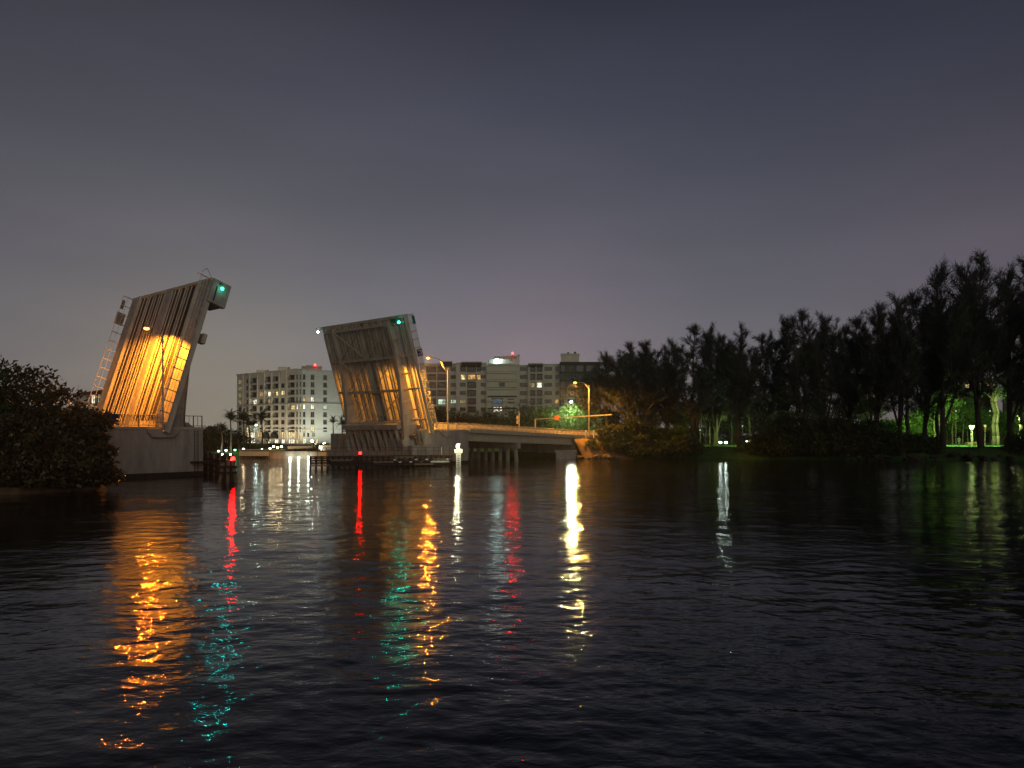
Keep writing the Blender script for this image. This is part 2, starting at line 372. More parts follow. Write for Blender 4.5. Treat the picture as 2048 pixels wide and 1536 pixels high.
def railing(name, label, s0, s1, zf, post, t=-.05, h=1.35, pk=.14, mt=M_raild, group=None, tz=None):
    r = thing(name, label, 'railing', B((s0 + s1) / 2, t, zf(s0)), group=group)
    n = max(1, round((s1 - s0) / post))
    for k in range(n + 1):
        s = s0 + (s1 - s0) * k / n
        MB().box((s - .045, s + .045), (t - .045, t + .045), (zf(s) - .1, zf(s) + h), B).build('post', mt, r)
    mb = MB(); mb2 = MB(); mb3 = MB()
    for k in range(n):
        a, b = s0 + (s1 - s0) * k / n, s0 + (s1 - s0) * (k + 1) / n
        for q_, hh in ((mb, h - .04), (mb3, .14)): q_.tube(B(a, t, zf(a) + hh), B(b, t, zf(b) + hh), .04, n=4)
        m = round((b - a) / pk)
        for j in range(1, m):
            s = a + (b - a) * j / m; mb2.box((s - .02, s + .02), (t - .02, t + .02), (zf(s) + .14, zf(s) + h - .06), B)
    mb.build('rail', mt, r); mb3.build('rail', mt, r); mb2.build('pickets', mt, r, kind='stuff')
    return r
r = railing('pier_railing', 'dark picket railing on the left pier beside the lamp pole', -16, -5.3, lambda s: ZT, 2.1, t=.05)
sg = MB().box((-10.9, -9.6), (-.08, -.04), (ZT + .45, ZT + 1.35), B).build('sign_plate', M_blue, r)
r = railing('pier_railing', 'short open railing at the channel end of the left pier', -2.2, -.1, lambda s: ZT, 1.0, t=.05, pk=.5)

# right pier
rp = thing('bridge_pier', 'pale concrete pier with open machinery pit under the right raised leaf', 'bridge pier', B(40, 0, 0), group='concrete bascule piers')
prof = [(36.3, .5), (47.4, .5), (47.4, ZT - .3), (38.9, ZT - .3), (38.0, ZT - .55), (37.3, ZT - 1.1), (36.8, ZT - 1.9), (36.3, ZT - 2.8)]
MB().prism(prof, 0, 1.1, fr=lambda a, y, b: B(a, y, b)).build('wall', M_conc, rp)
MB().box((34.2, 36.3), (.0, .9), (.5, 3.2), B).build('wall', M_conc, rp)
MB().box((35.0, 47.4), (19.4, 21.6), (.5, ZT - .65), B).build('wall', M_conc, rp)
MB().box((36.2, 38.5), (19.0, 22.4), (.5, ZT - 1.4), B).build('wall', M_conc2, rp)
MB().box((44.6, 47.38), (1.1, 19.4), (.5, ZT - .35), B).build('wall', M_black, rp)  # back of the pit, coloured near black for the shade inside
MB().box((34.2, 47.38), (-.01, 21.6), (-1.5, .5), B).build('tide_band', M_tide, rp)
MB().box((34.2, 34.6), (1.0, 21.6), (.5, 2.3), B).build('sill_wall', M_conc2, rp)
MB().box((39, 47.5), (-.15, 21.7), (ZT - .3, ZT), B).build('cap_slab', M_conc2, rp)
mb = MB(); corbel(mb, 41.0, 43.2, ZT - .3); mb.build('lamp_corbel', M_conc, rp)

# approach span
zd = lambda s: ZT - .030 * (s - 47.5) if s > 47.5 else ZT
ap = thing('approach_span', 'low concrete approach span running from the right pier to the bank', 'bridge span', B(64, 0, 0))
def ramp_box(mb, s0, s1, t0, t1, dz0, dz1):
    i = len(mb.v)
    for s_, t_, dz in ((s0, t0, dz0), (s1, t0, dz0), (s1, t1, dz0), (s0, t1, dz0), (s0, t0, dz1), (s1, t0, dz1), (s1, t1, dz1), (s0, t1, dz1)): mb.v.append(tuple(B(s_, t_, zd(s_) + dz)))
    for q in ((0, 3, 2, 1), (4, 5, 6, 7), (0, 1, 5, 4), (1, 2, 6, 5), (2, 3, 7, 6), (3, 0, 4, 7)): mb.f.append(tuple(i + k for k in q))
    return mb
ramp_box(MB(), 47.6, 82, .3, 20.7, -.35, -.02).build('deck', M_road, ap)
ramp_box(MB(), 47.6, 104, -.25, .25, -.5, .16).build('parapet', M_conc2, ap)
ramp_box(MB(), 47.6, 104, 20.75, 21.25, -.5, .16).build('parapet', M_conc2, ap)
ramp_box(MB(), 44.0, 100, 4.6, 4.9, 0, 1.08).build('traffic_barrier', M_cream, ap)
for k, t0 in enumerate((.5, 4.2, 8, 11.8, 15.6, 19.4)):
    for a, b in ((47.65, 61.7), (61.75, 81)):
        mb = MB(); ramp_box(mb, a, b, t0, t0 + .5, -1.75, -.36); ramp_box(mb, a, b, t0 - .18, t0 + .68, -1.95, -1.76); mb.build('girder', M_conc2, ap)
MB().box((61.2, 62.3), (.2, 20.8), (zd(62) - 3.0, zd(62) - 1.97), B).build('bent_cap', M_conc, ap)
for k in range(11):
    t0 = 1.0 + k * 1.85; mb = MB(); lean = -1.1 if k == 0 else 0
    mb.prism([(61.5 , -1), (62.0, -1), (62.0, zd(62) - 3.0), (61.5, zd(62) - 3.0)], t0 - .25, t0 + .25, fr=lambda a, y, b: B(a, y + (zd(62) - 3.0 - b) * .10 * lean, b)); mb.build('pile', M_conc2, ap)
MB().box((81.01, 83), (.3, 20.7), (1, zd(82) - .4), B).build('abutment', M_conc, ap)
railing('bridge_railing', 'long orange lit picket railing along the approach span', 44.4, 95, lambda s: zd(s) + .16, 1.5, t=.0, h=1.0, pk=.17, mt=M_alu)
railing('bridge_railing', 'short picket railing on the right pier between leaf and lamp pole', 39.6, 44.2, lambda s: ZT, 1.5, t=.0, h=1.15, pk=.17, mt=M_alu)
railing('bridge_railing', 'far side picket railing of the approach span', 48, 95, lambda s: zd(s) + .16, 3.0, t=21.0, h=1.0, pk=.34, mt=M_alu)
mb = MB(); ramp_box(mb, 82, 150, .3, 20.7, -4.0, -.02); mb.build('road', M_road, kind='structure', label='asphalt road leading off the bridge on the right')

# embankment at the abutment
V = []; ns, nt_ = 30, 14
for i in range(ns):
    s = 79.5 + i * 1.2
    for j in range(nt_):
        u = j / (nt_ - 1); t = -.3 - u * (2.5 + 7.5 * min(1, (s - 79) / 9))
        z = (zd(s) - .55) * (1 - u) ** 1.1 - .5 * u * u + .18 * noise2(s * 2.1, t * 2.3, 1.0)
        V.append(tuple(B(s + .3 * noise2(t, s), t, z)))
V = np.array(V); ii = np.arange(len(V)).reshape(ns, nt_)
Fq = np.stack([ii[:-1, :-1], ii[1:, :-1], ii[1:, 1:], ii[:-1, 1:]], -1).reshape(-1, 4)
npmesh('embankment_ground', V, Fq, M_soil, kind='structure', label='bare orange lit earth slope at the end of the bridge')
sw = thing('seawall', 'low orange topped concrete seawall at the foot of the earth slope', 'seawall', at(1130, 147, 0))
MB().slab([sh(1112, 144), sh(1152, 146.5), sh(1152, 148), sh(1112, 148.5)], -1, 1.5).build('wall', M_conc, sw)
MB().slab([sh(1109, 143.6), sh(1154, 146.2), sh(1154, 148.2), sh(1109, 148.8)], 1.5, 1.75).build('coping', M_conc2, sw)
def rock_mesh():
    mb = MB(); mb.ball((0, 0, 0), 1, 7, 5, (1, .8, .6)); v = []
    for a in mb.v:
        k = 1 + random.uniform(-.28, .22); v.append((a[0] * k, a[1] * k, a[2] * k))
    mb.v = v; me = bpy.data.meshes.new('rock'); me.from_pydata(mb.v, [], mb.f); me.materials.append(M_rock); return me
M_rockd = mat('shaded_dark_rock', (.035, .032, .028), .8, noise=.4, nscale=1.5, bump=.6, bscale=3)  # darker copy of the rock; the park bank's shade is in its colour
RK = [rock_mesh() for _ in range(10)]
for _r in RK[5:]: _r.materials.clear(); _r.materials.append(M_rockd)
k = 0
for j in range(44):
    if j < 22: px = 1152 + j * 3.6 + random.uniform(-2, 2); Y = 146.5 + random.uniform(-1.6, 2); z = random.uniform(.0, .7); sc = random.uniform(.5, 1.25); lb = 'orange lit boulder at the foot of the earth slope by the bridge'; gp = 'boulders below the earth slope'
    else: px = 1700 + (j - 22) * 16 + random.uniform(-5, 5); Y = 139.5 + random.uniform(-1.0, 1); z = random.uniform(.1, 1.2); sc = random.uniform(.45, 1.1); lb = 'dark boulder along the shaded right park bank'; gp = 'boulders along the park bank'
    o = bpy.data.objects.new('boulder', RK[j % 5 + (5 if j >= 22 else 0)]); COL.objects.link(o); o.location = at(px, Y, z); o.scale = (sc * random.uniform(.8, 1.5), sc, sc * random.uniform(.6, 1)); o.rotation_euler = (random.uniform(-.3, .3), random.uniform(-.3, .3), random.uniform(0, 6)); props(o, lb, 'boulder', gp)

# ------------------------------------------------------------------ raised bascule leaves
LL = 18.6
def leaf(side):
    th = 1.274 if side < 0 else 1.262
    piv = B(-4.8, -1.0, ZT) if side < 0 else B(37.9, -.9, ZT)
    u = (D * math.cos(th) * (1 if side < 0 else -1) + Vector((0, 0, math.sin(th))))
    m = (-D * math.sin(th) * (1 if side < 0 else -1) + Vector((0, 0, math.cos(th))))
    return piv, (lambda a, t, e: piv + u * a + Nn * t + m * e)
WD = 20.8
def build_leaf(side):
    piv, fr = leaf(side)
    lab = 'left raised bascule leaf showing its orange lit striped deck' if side < 0 else 'right raised bascule leaf showing its girders and braced underside'
    T = thing('bascule_leaf', lab, 'bridge leaf', piv, group='raised drawbridge leaves')
    a0 = -.6
    # deck: grating lanes between longitudinal strips
    strings = [3.5, 4.65, 5.5, 6.1, 7.15, 7.75, 8.75, 9.4, 10.9, 11.5, 12.4, 13.0, 13.9, 14.6, 15.6, 16.2, 17.3]
    edges = [2.6] + strings + [18.2]
    for k in range(len(edges) - 1):
        x0, x1 = edges[k] + .11, edges[k + 1] - .11
        if abs(edges[k] - 9.4) < .01: continue
        MB().box((a0 + (1.5 if x1 < 9 else .4), LL - .25), (x0, x1), (-.07, -.04), fr).build('grating_panel', M_grate if side < 0 else M_grate2, T)
    MB().box((a0, LL - .02), (9.45, 10.85), (-.16, .16), fr).build('median_strip', M_walk, T)
    for t0 in strings:
        bw = .16 if t0 in (5.5, 7.75, 11.5, 13.9, 16.2) else .055
        MB().box((a0, LL - .1), (t0 - bw, t0 + bw), (-.10, .05), fr).build('deck_bar', M_steel, T)
    for t0 in strings:
        mb = MB(); mb.box((.2, LL - .4), (t0 - .035, t0 + .035), (-.80, -.13), fr); mb.box((.2, LL - .4), (t0 - .15, t0 + .15), (-.86, -.81), fr); mb.build('stringer', M_steel, T)
    MB().box((a0 - .3, a0 + 1.4), (2.5, 18.3), (-.2, -.03), fr).build('heel_plate', M_steel, T)
    for (x0, x1) in ((0, 2.3), (18.5, WD)):
        MB().box((a0, LL), (x0, x1), (-.06, .12) if side < 0 else (.02, .05), fr).build('walkway', M_walk if side < 0 else M_grate2, T)
        c0 = x1 if x0 == 0 else x0 - .28
        MB().box((a0, LL), (c0, c0 + .28), (-.2, .32), fr).build('kerb', M_steel, T)
        f0 = x0 if x0 == 0 else x1 - .12
        MB().box((a0, LL), (f0 - .02, f0 + .14), (-.55, -.07), fr).build('fascia_beam', M_steel, T)
    for t0 in (.9, 1.7, 19.1, 19.9):
        MB().box((.3, LL - .5), (t0 - .06, t0 + .06), (-.42, -.07), fr).build('stringer', M_steel, T)
    MB().box((LL - .32, LL + .06), (-.1, WD + .1), (-.75, .13), fr).build('end_beam', M_steel, T)
    # main girders
    dp = lambda a: 1.35 + 2.2 * max(0, (1 - a / 12.0)) ** 1.3
    for t0 in (3.3, 17.2):
        pts = [(-.5, -.17)] + [(LL - .5, -.17), (LL - .5, -1.35)] + [(a, -dp(a)) for a in (15, 13, 10, 7, 4, 1.5, -.5)]
        g = MB().prism(pts, t0 - .05, t0 + .05, fr=lambda a, y, b: fr(a, y, b)).build('girder', M_steel, T)
        mb = MB(); seq = [LL - .5, 15, 13, 10, 7, 4, 1.5, -.5]
        for k in range(len(seq) - 1):
            p, q = seq[k], seq[k + 1]; dq = lambda a: 1.35 if a > 15.5 else dp(a)
            i = len(mb.v)
            for (aa, dz) in ((p, 0), (q, 0)):
                for tt in (t0 - .32, t0 + .32):
                    for ee in (0, -.09): mb.v.append(tuple(fr(aa, tt, -dq(aa) + ee)))
            for qd in ((0, 1, 3, 2), (4, 6, 7, 5), (0, 2, 6, 4), (1, 5, 7, 3), (0, 4, 5, 1), (2, 3, 7, 6)): mb.f.append(tuple(i + z for z in qd))
        mb.build('flange', M_steel, g)
        for k in range(9):
            a = 1.2 + k * 1.95
            for sd in (-.2, .05): MB().box((a - .04, a + .04), (t0 + sd, t0 + sd + .15), (-dp(a) + .02, -.2), fr).build('stiffener', M_steel, g)
    # floor beams with tapering cantilever brackets
    for a, h in ((1.9, 2.2), (7.0, .80), (12.4, .72), (17.6, .65)):
        fb = MB().box((a - .05, a + .05), (3.4, 17.1), (-h - .55, -.88), fr).build('floor_beam', M_steel, T)
        mb = MB(); mb.box((a - .2, a + .2), (3.65, 16.85), (-h - .66, -h - .56), fr); mb.build('flange', M_steel, fb)
        for t0, t1 in ((.25, 3.2), (WD - .25, 17.3)):
            mb = MB(); i = len(mb.v)
            for aa in (a - .14, a + .14):
                for tt, ee in ((t0, -.45), (t1, -.7), (t1, -1.2), (t0, -.7)): mb.v.append(tuple(fr(aa, tt, ee)))
            for qd in ((0, 1, 2, 3), (4, 7, 6, 5), (0, 4, 5, 1), (1, 5, 6, 2), (2, 6, 7, 3), (3, 7, 4, 0)): mb.f.append(tuple(i + z for z in qd))
            mb.build('bracket', M_steel, T)
    for a in (3.6, 9.5, 15.0):
        for t0, t1 in ((1.9, 3.2), (WD - 1.9, 17.3)): MB().box((a - .1, a + .1), (min(t0, t1), max(t0, t1)), (-.95, -.75), fr).build('bracket', M_steel, T)
    # lateral bracing: V in every bay, apex at the middle of the lower beam
    for a, b in ((2.1, 6.9), (7.1, 12.3), (12.5, 17.5)):
        for tt in (3.7, 16.8):
            MB().tube(fr(a, 10.2, -1.42), fr(b, tt, -1.38), .085, n=5).build('cross_brace', M_steel, T)
            MB().tube(fr(a + .2, tt, -1.2), fr(b, 10.2, -1.15), .05, n=4).build('cross_brace', M_steeld, T)
        MB().box((a, a + .7), (9.6, 10.8), (-1.46, -1.40), fr).build('gusset', M_steel, T)
    # shroud box on the near tip carrying the navigation lamp
    if side < 0:
        MB().box((LL - 2.9, LL + .02), (-.35, .35), (-2.35, -.07), fr).build('tip_shroud', M_walk, T)
        MB().box((LL - 2.8, LL - .1), (.36, 3.2), (-2.3, -.9), fr).build('tip_shroud', M_steeld, T)
        MB().box((LL - 2.6, LL - .8), (-.42, -.36), (-.75, -.62), fr).build('slot', M_black, T)
        MB().box((10.8, 12.0), (.3, 1.2), (-1.6, -1.1), fr).build('bracket', M_steel, T)
        pl, pm = fr(LL - .9, -.75, -1.15), fr(LL - .9, -.36, -1.15)
        nl = MB().tube(pm, pl, .06).build('lamp_arm', M_raild, T); MB().ball(pl, .20).build('lamp_lens', E_grn, nl, True); light('SPOT', pl + Vector((.1, -.3, 0)), 260, (0, .8, .75), .15, T, aim=Vector((0, 0, 0)) - pl, size=50, blend=.6)
        MB().tube(fr(LL - .4, -.7, -1.0), fr(LL - .35, -.3, -.9), .12).build('lamp_arm', M_raild, T)
    else:
        pl = fr(LL - .9, .6, -1.5); pm = fr(LL - .9, .6, -.1)
        nl = MB().tube(pm, pl, .06).build('lamp_arm', M_raild, T); MB().ball(pl, .23).build('lamp_lens', E_grn, nl, True); light('SPOT', pl + Vector((0, -.32, 0)), 420, (0, 1, .6), .15, T, aim=Vector((0, 0, 0)) - pl, size=50, blend=.6)
        MB().box((LL - .9, LL - .25), (1.2, 2.6), (-1.3, -.78), fr).build('lamp_shroud', M_green, T)
        pl = fr(LL - .6, WD + .7, -.9); nl = MB().tube(fr(LL - .1, WD - .2, -.5), pl, .06).build('lamp_arm', M_raild, T); MB().ball(pl, .2).build('lamp_lens', E_cool, nl, True)
        MB().box((LL - .25, LL + .05), (WD, WD + 1.3), (-.7, -.4), fr).build('bracket', M_steel, T)
    # railings
    for t0, nm in ((.08, 0), (WD - .08, 1)):
        rl = MB(); hh = 1.35
        for e in (.75, hh) if nm else (.45, .8, 1.1, hh): rl.tube(fr(.2, t0, e), fr(LL - .1, t0, e), .045 if e == hh else .03, n=4)
        ra = rl.build('railing', M_alu, T)
        n = 14
        for k in range(n + 1):
            a = .25 + (LL - .4) * k / n
            MB().box((a - .05, a + .05), (t0 - .05, t0 + .05), (.05, hh + .03), fr).build('post', M_alu, ra)
        if side > 0 and nm == 0:
            for k in range(n):
                a = .25 + (LL - .4) * k / n; mb = MB(); st = (LL - .4) / n
                for j in range(1, 11): mb.box((a + st * j / 11 - .02, a + st * j / 11 + .02), (t0 - .02, t0 + .02), (.15, hh), fr)
                mb.build('picket_panel', M_alu, ra)
    if side < 0:
        for a, b, e0, e1 in ((14.4, 16.1, .35, 1.45), (16.6, 17.9, .9, 1.35)):
            MB().box((a, b), (WD - .02, WD + .03), (e0, e1), fr).build('sign_back', M_steeld, T)
        rl = MB(); rl.tube(fr(LL, .1, 1.35), fr(LL + .2, 1.2, 1.35), .035); rl.tube(fr(LL, .1, 0), fr(LL + .9, .1, .9), .035); rl.tube(fr(LL + .9, .1, .9), fr(LL + .2, .1, 1.35), .035); rl.build('end_gate', M_alu, T)
    else:
        sp = MB().box((11.7, 13.1), (-.06, 0), (.1, 1.5), fr).build('sign_plate', M_white, T)
        MB().box((11.85, 12.95), (-.08, -.065), (.25, 1.35), fr).build('sign_face', M_blue, sp)
        mb = MB(); pts = [(12.75, .55), (12.75, 1.0), (12.55, 1.15), (12.2, 1.1), (12.05, .95)]
        for k in range(4): mb.tube(fr(pts[k][0], -.1, pts[k][1]), fr(pts[k + 1][0], -.1, pts[k + 1][1]), .06, n=4)
        mb.tube(fr(12.05, -.1, .55), fr(12.2, -.1, .75), .07, n=4); mb.build('sign_symbol', M_white, sp)
        MB().box((16.9, 18.2), (-.06, 0), (.85, 1.4), fr).build('sign_plate', M_green, T)
    # tail with counterweight
    if side > 0:
        for t0 in (3.3, 17.2):
            MB().prism([(-.5, -.17), (-.5, -4.3), (-4.6, -4.1), (-5.2, -3.2), (-5.2, -1.0)], t0 - .3, t0 + .3, fr=lambda a, y, b: fr(a, y, b)).build('tail_girder', M_steel, T)
        MB().box((-5.1, .2), (3.65, 16.85), (-3.3, -1.6), fr).build('counterweight', M_steeld, T)
        MB().box((1.3, 2.1), (3.4, 17.1), (-4.3, -3.4), fr).build('trunnion_girder', M_steel, T)
        for k in range(9):
            t0 = 4.5 + k * 1.45
            MB().box((-4.9, 1.25), (t0 - .09, t0 + .09), (-4.0, -3.32), fr).build('rib', M_steel, T)
        for k in range(5):
            t0 = 4.5 + k * 2.6
            MB().tube(fr(-4.8, t0, -3.9), fr(.9, t0 + 1.6, -3.9), .09, n=4).build('cross_brace', M_steel, T)
            if k % 2: MB().tube(fr(.9, t0, -3.9), fr(-3.0, t0 + 1.6, -3.9), .09, n=4).build('cross_brace', M_steel, T)
        for t0 in (5.2, 6.4): MB().box((-4.2, -.4), (t0, t0 + 1.1), (-3.7, -3.4), fr).build('counterweight_block', M_conc2, T)
        for k in range(6): MB().box((-5.35, -5.12), (8.2 + k * 1.0, 8.8 + k * 1.0), (-4.0, -3.3), fr).build('buffer', M_black, T)
        for t0, t1 in ((1.9, 3.0), (WD - 3.2, WD - 1.8)):
            MB().box((-.9, -.3), (t0, t1), (-2.6, -1.4), fr).build('trunnion_bearing', M_steeld, T)
        for t0 in (.9, 1.7, 2.3): MB().box((-2.2, .3), (t0 - .1, t0 + .1), (-1.9, -.2), fr).build('rib', M_steel, T)
    return T
build_leaf(-1); build_leaf(1)

# ------------------------------------------------------------------ street lamps
def street_lamp(label, base, top_z, arm, head_z, power, colr=(1, .41, .042), bulb=E_sod, r=.14, pm=M_pole, glint=0, gcol=None, size=178, aim=(0, 0, -1), blend=.3, bulbr=.30):
    T = thing('street_lamp', label, 'street lamp', base, group='street lamps')
    b = Vector(base); top = Vector((b.x, b.y, top_z)); hd = top + arm; hd.z = head_z
    MB().box((b.x - .22, b.x + .22), (b.y - .22, b.y + .22), (b.z, b.z + .3)).build('base_plate', pm, T)
    MB().tube(b + Vector((0, 0, .25)), top, r, r * .6, 8).build('pole', pm, T)
    mid = top.lerp(hd, .5) + Vector((0, 0, (hd.z - top.z) * .35)); mid2 = top.lerp(hd, .8) + Vector((0, 0, (hd.z - top.z) * .22))
    mb = MB().path([top - Vector((0, 0, .3)), mid, mid2, hd], [.07, .06, .055, .05]); mb.path([top - Vector((0, 0, .9)), top.lerp(hd, .35), mid], [.04, .04, .04]); mb.build('arm', pm, T, True)
    d = arm.normalized(); c = hd + d * .35
    sd2 = Vector((-d.y, d.x, 0))
    fr = lambda a, y, z: c + d * a + sd2 * y + Vector((0, 0, z))
    h = MB().prism([(-.45, -.02), (.45, -.02), (.40, .12), (.1, .2), (-.4, .16)], -.18, .18, fr=fr).build('lamp_head', pm, T)
    MB().ball(c + d * .08 + Vector((0, 0, -.07)), bulbr, 8, 6, (1, 1, .55)).build('bulb', bulb, h, True)
    light('SPOT', c + d * .08 + Vector((0, 0, -.24)), power, colr, .12, T, size=size, blend=blend, aim=aim)
    if glint: light('SPOT', c + d * .08 + Vector((0, 0, -.3)), glint, gcol or colr, .12, T, aim=Vector((0, 0, -6)) - c, size=44, blend=.8)  # second beam added toward the viewer to lengthen the streaks on the water
    return T
arm = Nn * 3.6
street_lamp('tall orange street lamp on the left pier in front of the striped deck', B(-4.9, -.28, ZT - .3), 16.2, arm, 17.45, 34000, (1, .315, .020), glint=4200, gcol=(1, .17, .010), size=162, blend=.25, aim=(-.10, .22, -1))
street_lamp('orange street lamp on the right pier beside the raised leaf railing', B(42.0, -.28, ZT - .3), 15.9, Vector((-2.85, 0, 0)), 17.7, 46000, glint=5200, gcol=(1, .26, .016), size=166, blend=.25, aim=(0, .15, -1))
street_lamp('street lamp behind the raised right leaf on the far side of the bridge', B(43.5, 21.5, ZT - .3), 15.9, Vector((3.2, -1.2, 0)), 17.2, 30000)
street_lamp('orange street lamp at the bank end of the approach railing', B(85.2, -.5, zd(85) - .3), 15.6, Vector((-2.6, -.3, 0)), 16.1, 46000)
street_lamp('bright white street lamp above the green lit tree tops', at(1126, 192, 1.2), 13.0, at(1141, 186, 0) - at(1126, 192, 0), 13.7, 16000, (.85, 1, .55), E_whtb, size=166, bulbr=.3, glint=15000, aim=(0, .16, -1), blend=.2)

# ------------------------------------------------------------------ timber fenders, dolphin, gauge
def nav_lamp(label, base, h, E, power, colr, rad=.2):
    T = thing('navigation_light', label, 'navigation light', base, group='red fender lights')
    b = Vector(base); MB().tube(b, b + Vector((0, 0, h)), .05).build('post', M_raild, T)
    MB().tube(b + Vector((0, 0, h)), b + Vector((0, 0, h + .12)), .16).build('lamp_base', M_raild, T)
    MB().ball(b + Vector((0, 0, h + .3)), rad, 10, 8).build('lens', E, T, True)
    light('SPOT', b + Vector((.0, -.28, h + .3)), 230, (1, .0, .0), .16, T, aim=Vector((0, 0, 3)) - b, size=70, blend=.6)
    return T
# dolphin + fender at the left pier
dol = thing('timber_dolphin', 'cluster of leaning timber piles in front of the left pier fender', 'dolphin', at(457, 73, 0))
for k, (dx, dy, l) in enumerate(((-.9, 0, -.32), (-.45, .2, -.1), (0, -.2, 0), (.4, .1, .05), (.8, 0, .22), (-.2, .7, -.05), (.3, .8, .1))):
    b = at(457, 73, -1.5) + Vector((dx + l, dy, 0)); t = at(457, 73, 2.0 + .15 * (k % 3)) + Vector((dx * .55, dy * .6, 0))
    MB().tube(b, t, .2, .17, 7).build('pile', M_timber if k % 2 else M_timberl, dol)
mb = MB()
for z in (.9, 1.5): mb.box((-1.0, 1.0), (-.42, -.30), (z, z + .2), fr=lambda x, y, z_: at(457, 73, 0) + Vector((x, y, z_)))
mb.build('wale', M_timber, dol)
nav_lamp('red light on the leaning timber dolphin beside the left pier', at(466, 73.2, 2.0), .12, E_red, 14, (1, .05, .03))
fd = thing('timber_fender', 'dark timber fender fence between left pier and dolphin', 'fender', at(440, 84, 0))
pa, pb = at(469, 77, 0), at(402, 93, 0)
for k in range(17):
    p = pa.lerp(pb, k / 16); MB().tube(p + Vector((0, 0, -1)), p + Vector((0, 0, 2.7 + .12 * math.sin(k * 2.3))), .13, .12, 6).build('pile', M_timber if k % 3 else M_timberl, fd)
for z in (.5, 1.2, 1.9):
    mb = MB(); mb.tube(pa + Vector((0, -.2, z)), pb + Vector((0, -.2, z)), .12, n=4); mb.build('wale', M_timber, fd)
# long fender in front of the right pier
fa, fb_ = at(618, 104.5, 0), at(906, 111.5, 0); fl = (fb_ - fa).length; fdir = (fb_ - fa).normalized(); fnor = Vector((fdir.y, -fdir.x, 0))
FR = lambda x, y, z: fa + fdir * x - fnor * y + Vector((0, 0, z))      # y positive = away from the camera
fen = thing('timber_fender', 'long low timber fender in front of the right pier', 'fender', FR(fl / 2, 0, 0))
for k in range(4):
    z = .25 + k * .36
    nseg = 7
    for j in range(nseg):
        a, b = fl * j / nseg + .03, fl * (j + 1) / nseg - .03
        MB().box((a, b), (-.12 - .03 * ((j + k) % 2), .08), (z, z + .25), FR).build('wale', M_timber if (j * 3 + k) % 5 else M_timberl, fen)
for k in range(27):
    x = .2 + k * (fl - .4) / 26
    MB().tube(FR(x, .25, -1.2), FR(x, .25, 1.62), .16, n=6).build('pile', M_timber, fen)
for k in range(12):
    x = fl * (.53 + k * .038); z = (.62, .98)[k % 2] + .02
    MB().box((x, x + .42), (-.22, -.16), (z, z + .2), FR).build('rubbing_block', M_white if k % 3 else M_timberl, fen)
MB().box((fl * .84, fl * .97), (-.26, -.17), (.62, .86), FR).build('guard_board', M_white, fen)
MB().box((0, fl), (.0, 1.4), (1.62, 1.74), FR).build('catwalk', M_timber, fen)
for k in range(4):
    x = fl * k / 3 * .97 + .2
    mb = MB(); mb.tube(FR(x, 1.2, -1), FR(x, 1.2, 1.6), .15); mb.build('pile', M_timber, fen)
cr = thing('catwalk_railing', 'thin dark post railing along the right fender catwalk', 'railing', FR(fl / 2, 1.2, 1.7))
n = 17
for k in range(n + 1): MB().box((fl * k / n * .985, fl * k / n * .985 + .09), (1.2, 1.28), (1.74, 3.0), FR).build('post', M_raild if k != 16 else M_white, cr)
for z in (2.95, 2.4): MB().tube(FR(0, 1.24, z), FR(fl, 1.24, z), .03, n=4).build('rail', M_raild, cr)
nav_lamp('red light above the middle of the long right fender', FR((at(720, 107, 0) - fa).dot(fdir), -.02, 1.74), .1, E_red, 14, (1, .05, .03))
g0 = at(917, 108, 0)
gz = thing('clearance_gauge', 'brightly lit white clearance gauge standing at the right end of the fender', 'gauge', g0)
G = lambda x, y, z: g0 + Vector((x, y, z))
MB().box((-.36, .36), (-.05, .05), (-.3, 2.1), G).build('gauge_board', M_white, gz)
mb = MB()
for k in range(7): mb.box((-.16, .12 if k % 2 else .2), (-.07, -.055), (.12 + k * .27, .24 + k * .27), G)
mb.build('gauge_marks', M_timberl, gz)
nb = MB().box((-.62, .62), (-.14, -.06), (2.12, 2.72), G).build('notice_board', M_white, gz)
mb = MB()
for k, (a, b) in enumerate(((-.42, -.12), (-.05, .15), (.2, .4))): mb.box((a, b), (-.16, -.145), (2.48, 2.55), G)
mb.box((-.4, .35), (-.16, -.145), (2.28, 2.34), G); mb.build('notice_marks', M_winf, nb)
MB().tube(G(0, .12, -1.2), G(0, .12, 3.0), .13).build('post', M_timberl, gz)
MB().box((-.25, .25), (-.12, .12), (2.73, 2.85), G).build('lamp_bracket', M_white, gz)
MB().ball(G(-.1, -.05, 3.15), .26, 8, 6, (1, 1, 1.3)).build('lamp', E_gauge, gz, True)
MB().box((-.3, .3), (-.15, .15), (3.45, 3.6), G).build('lamp_hood', M_pole, gz)
light('POINT', G(-.1, -1.5, 3.3), 260, (1, .95, .6), .15, gz)

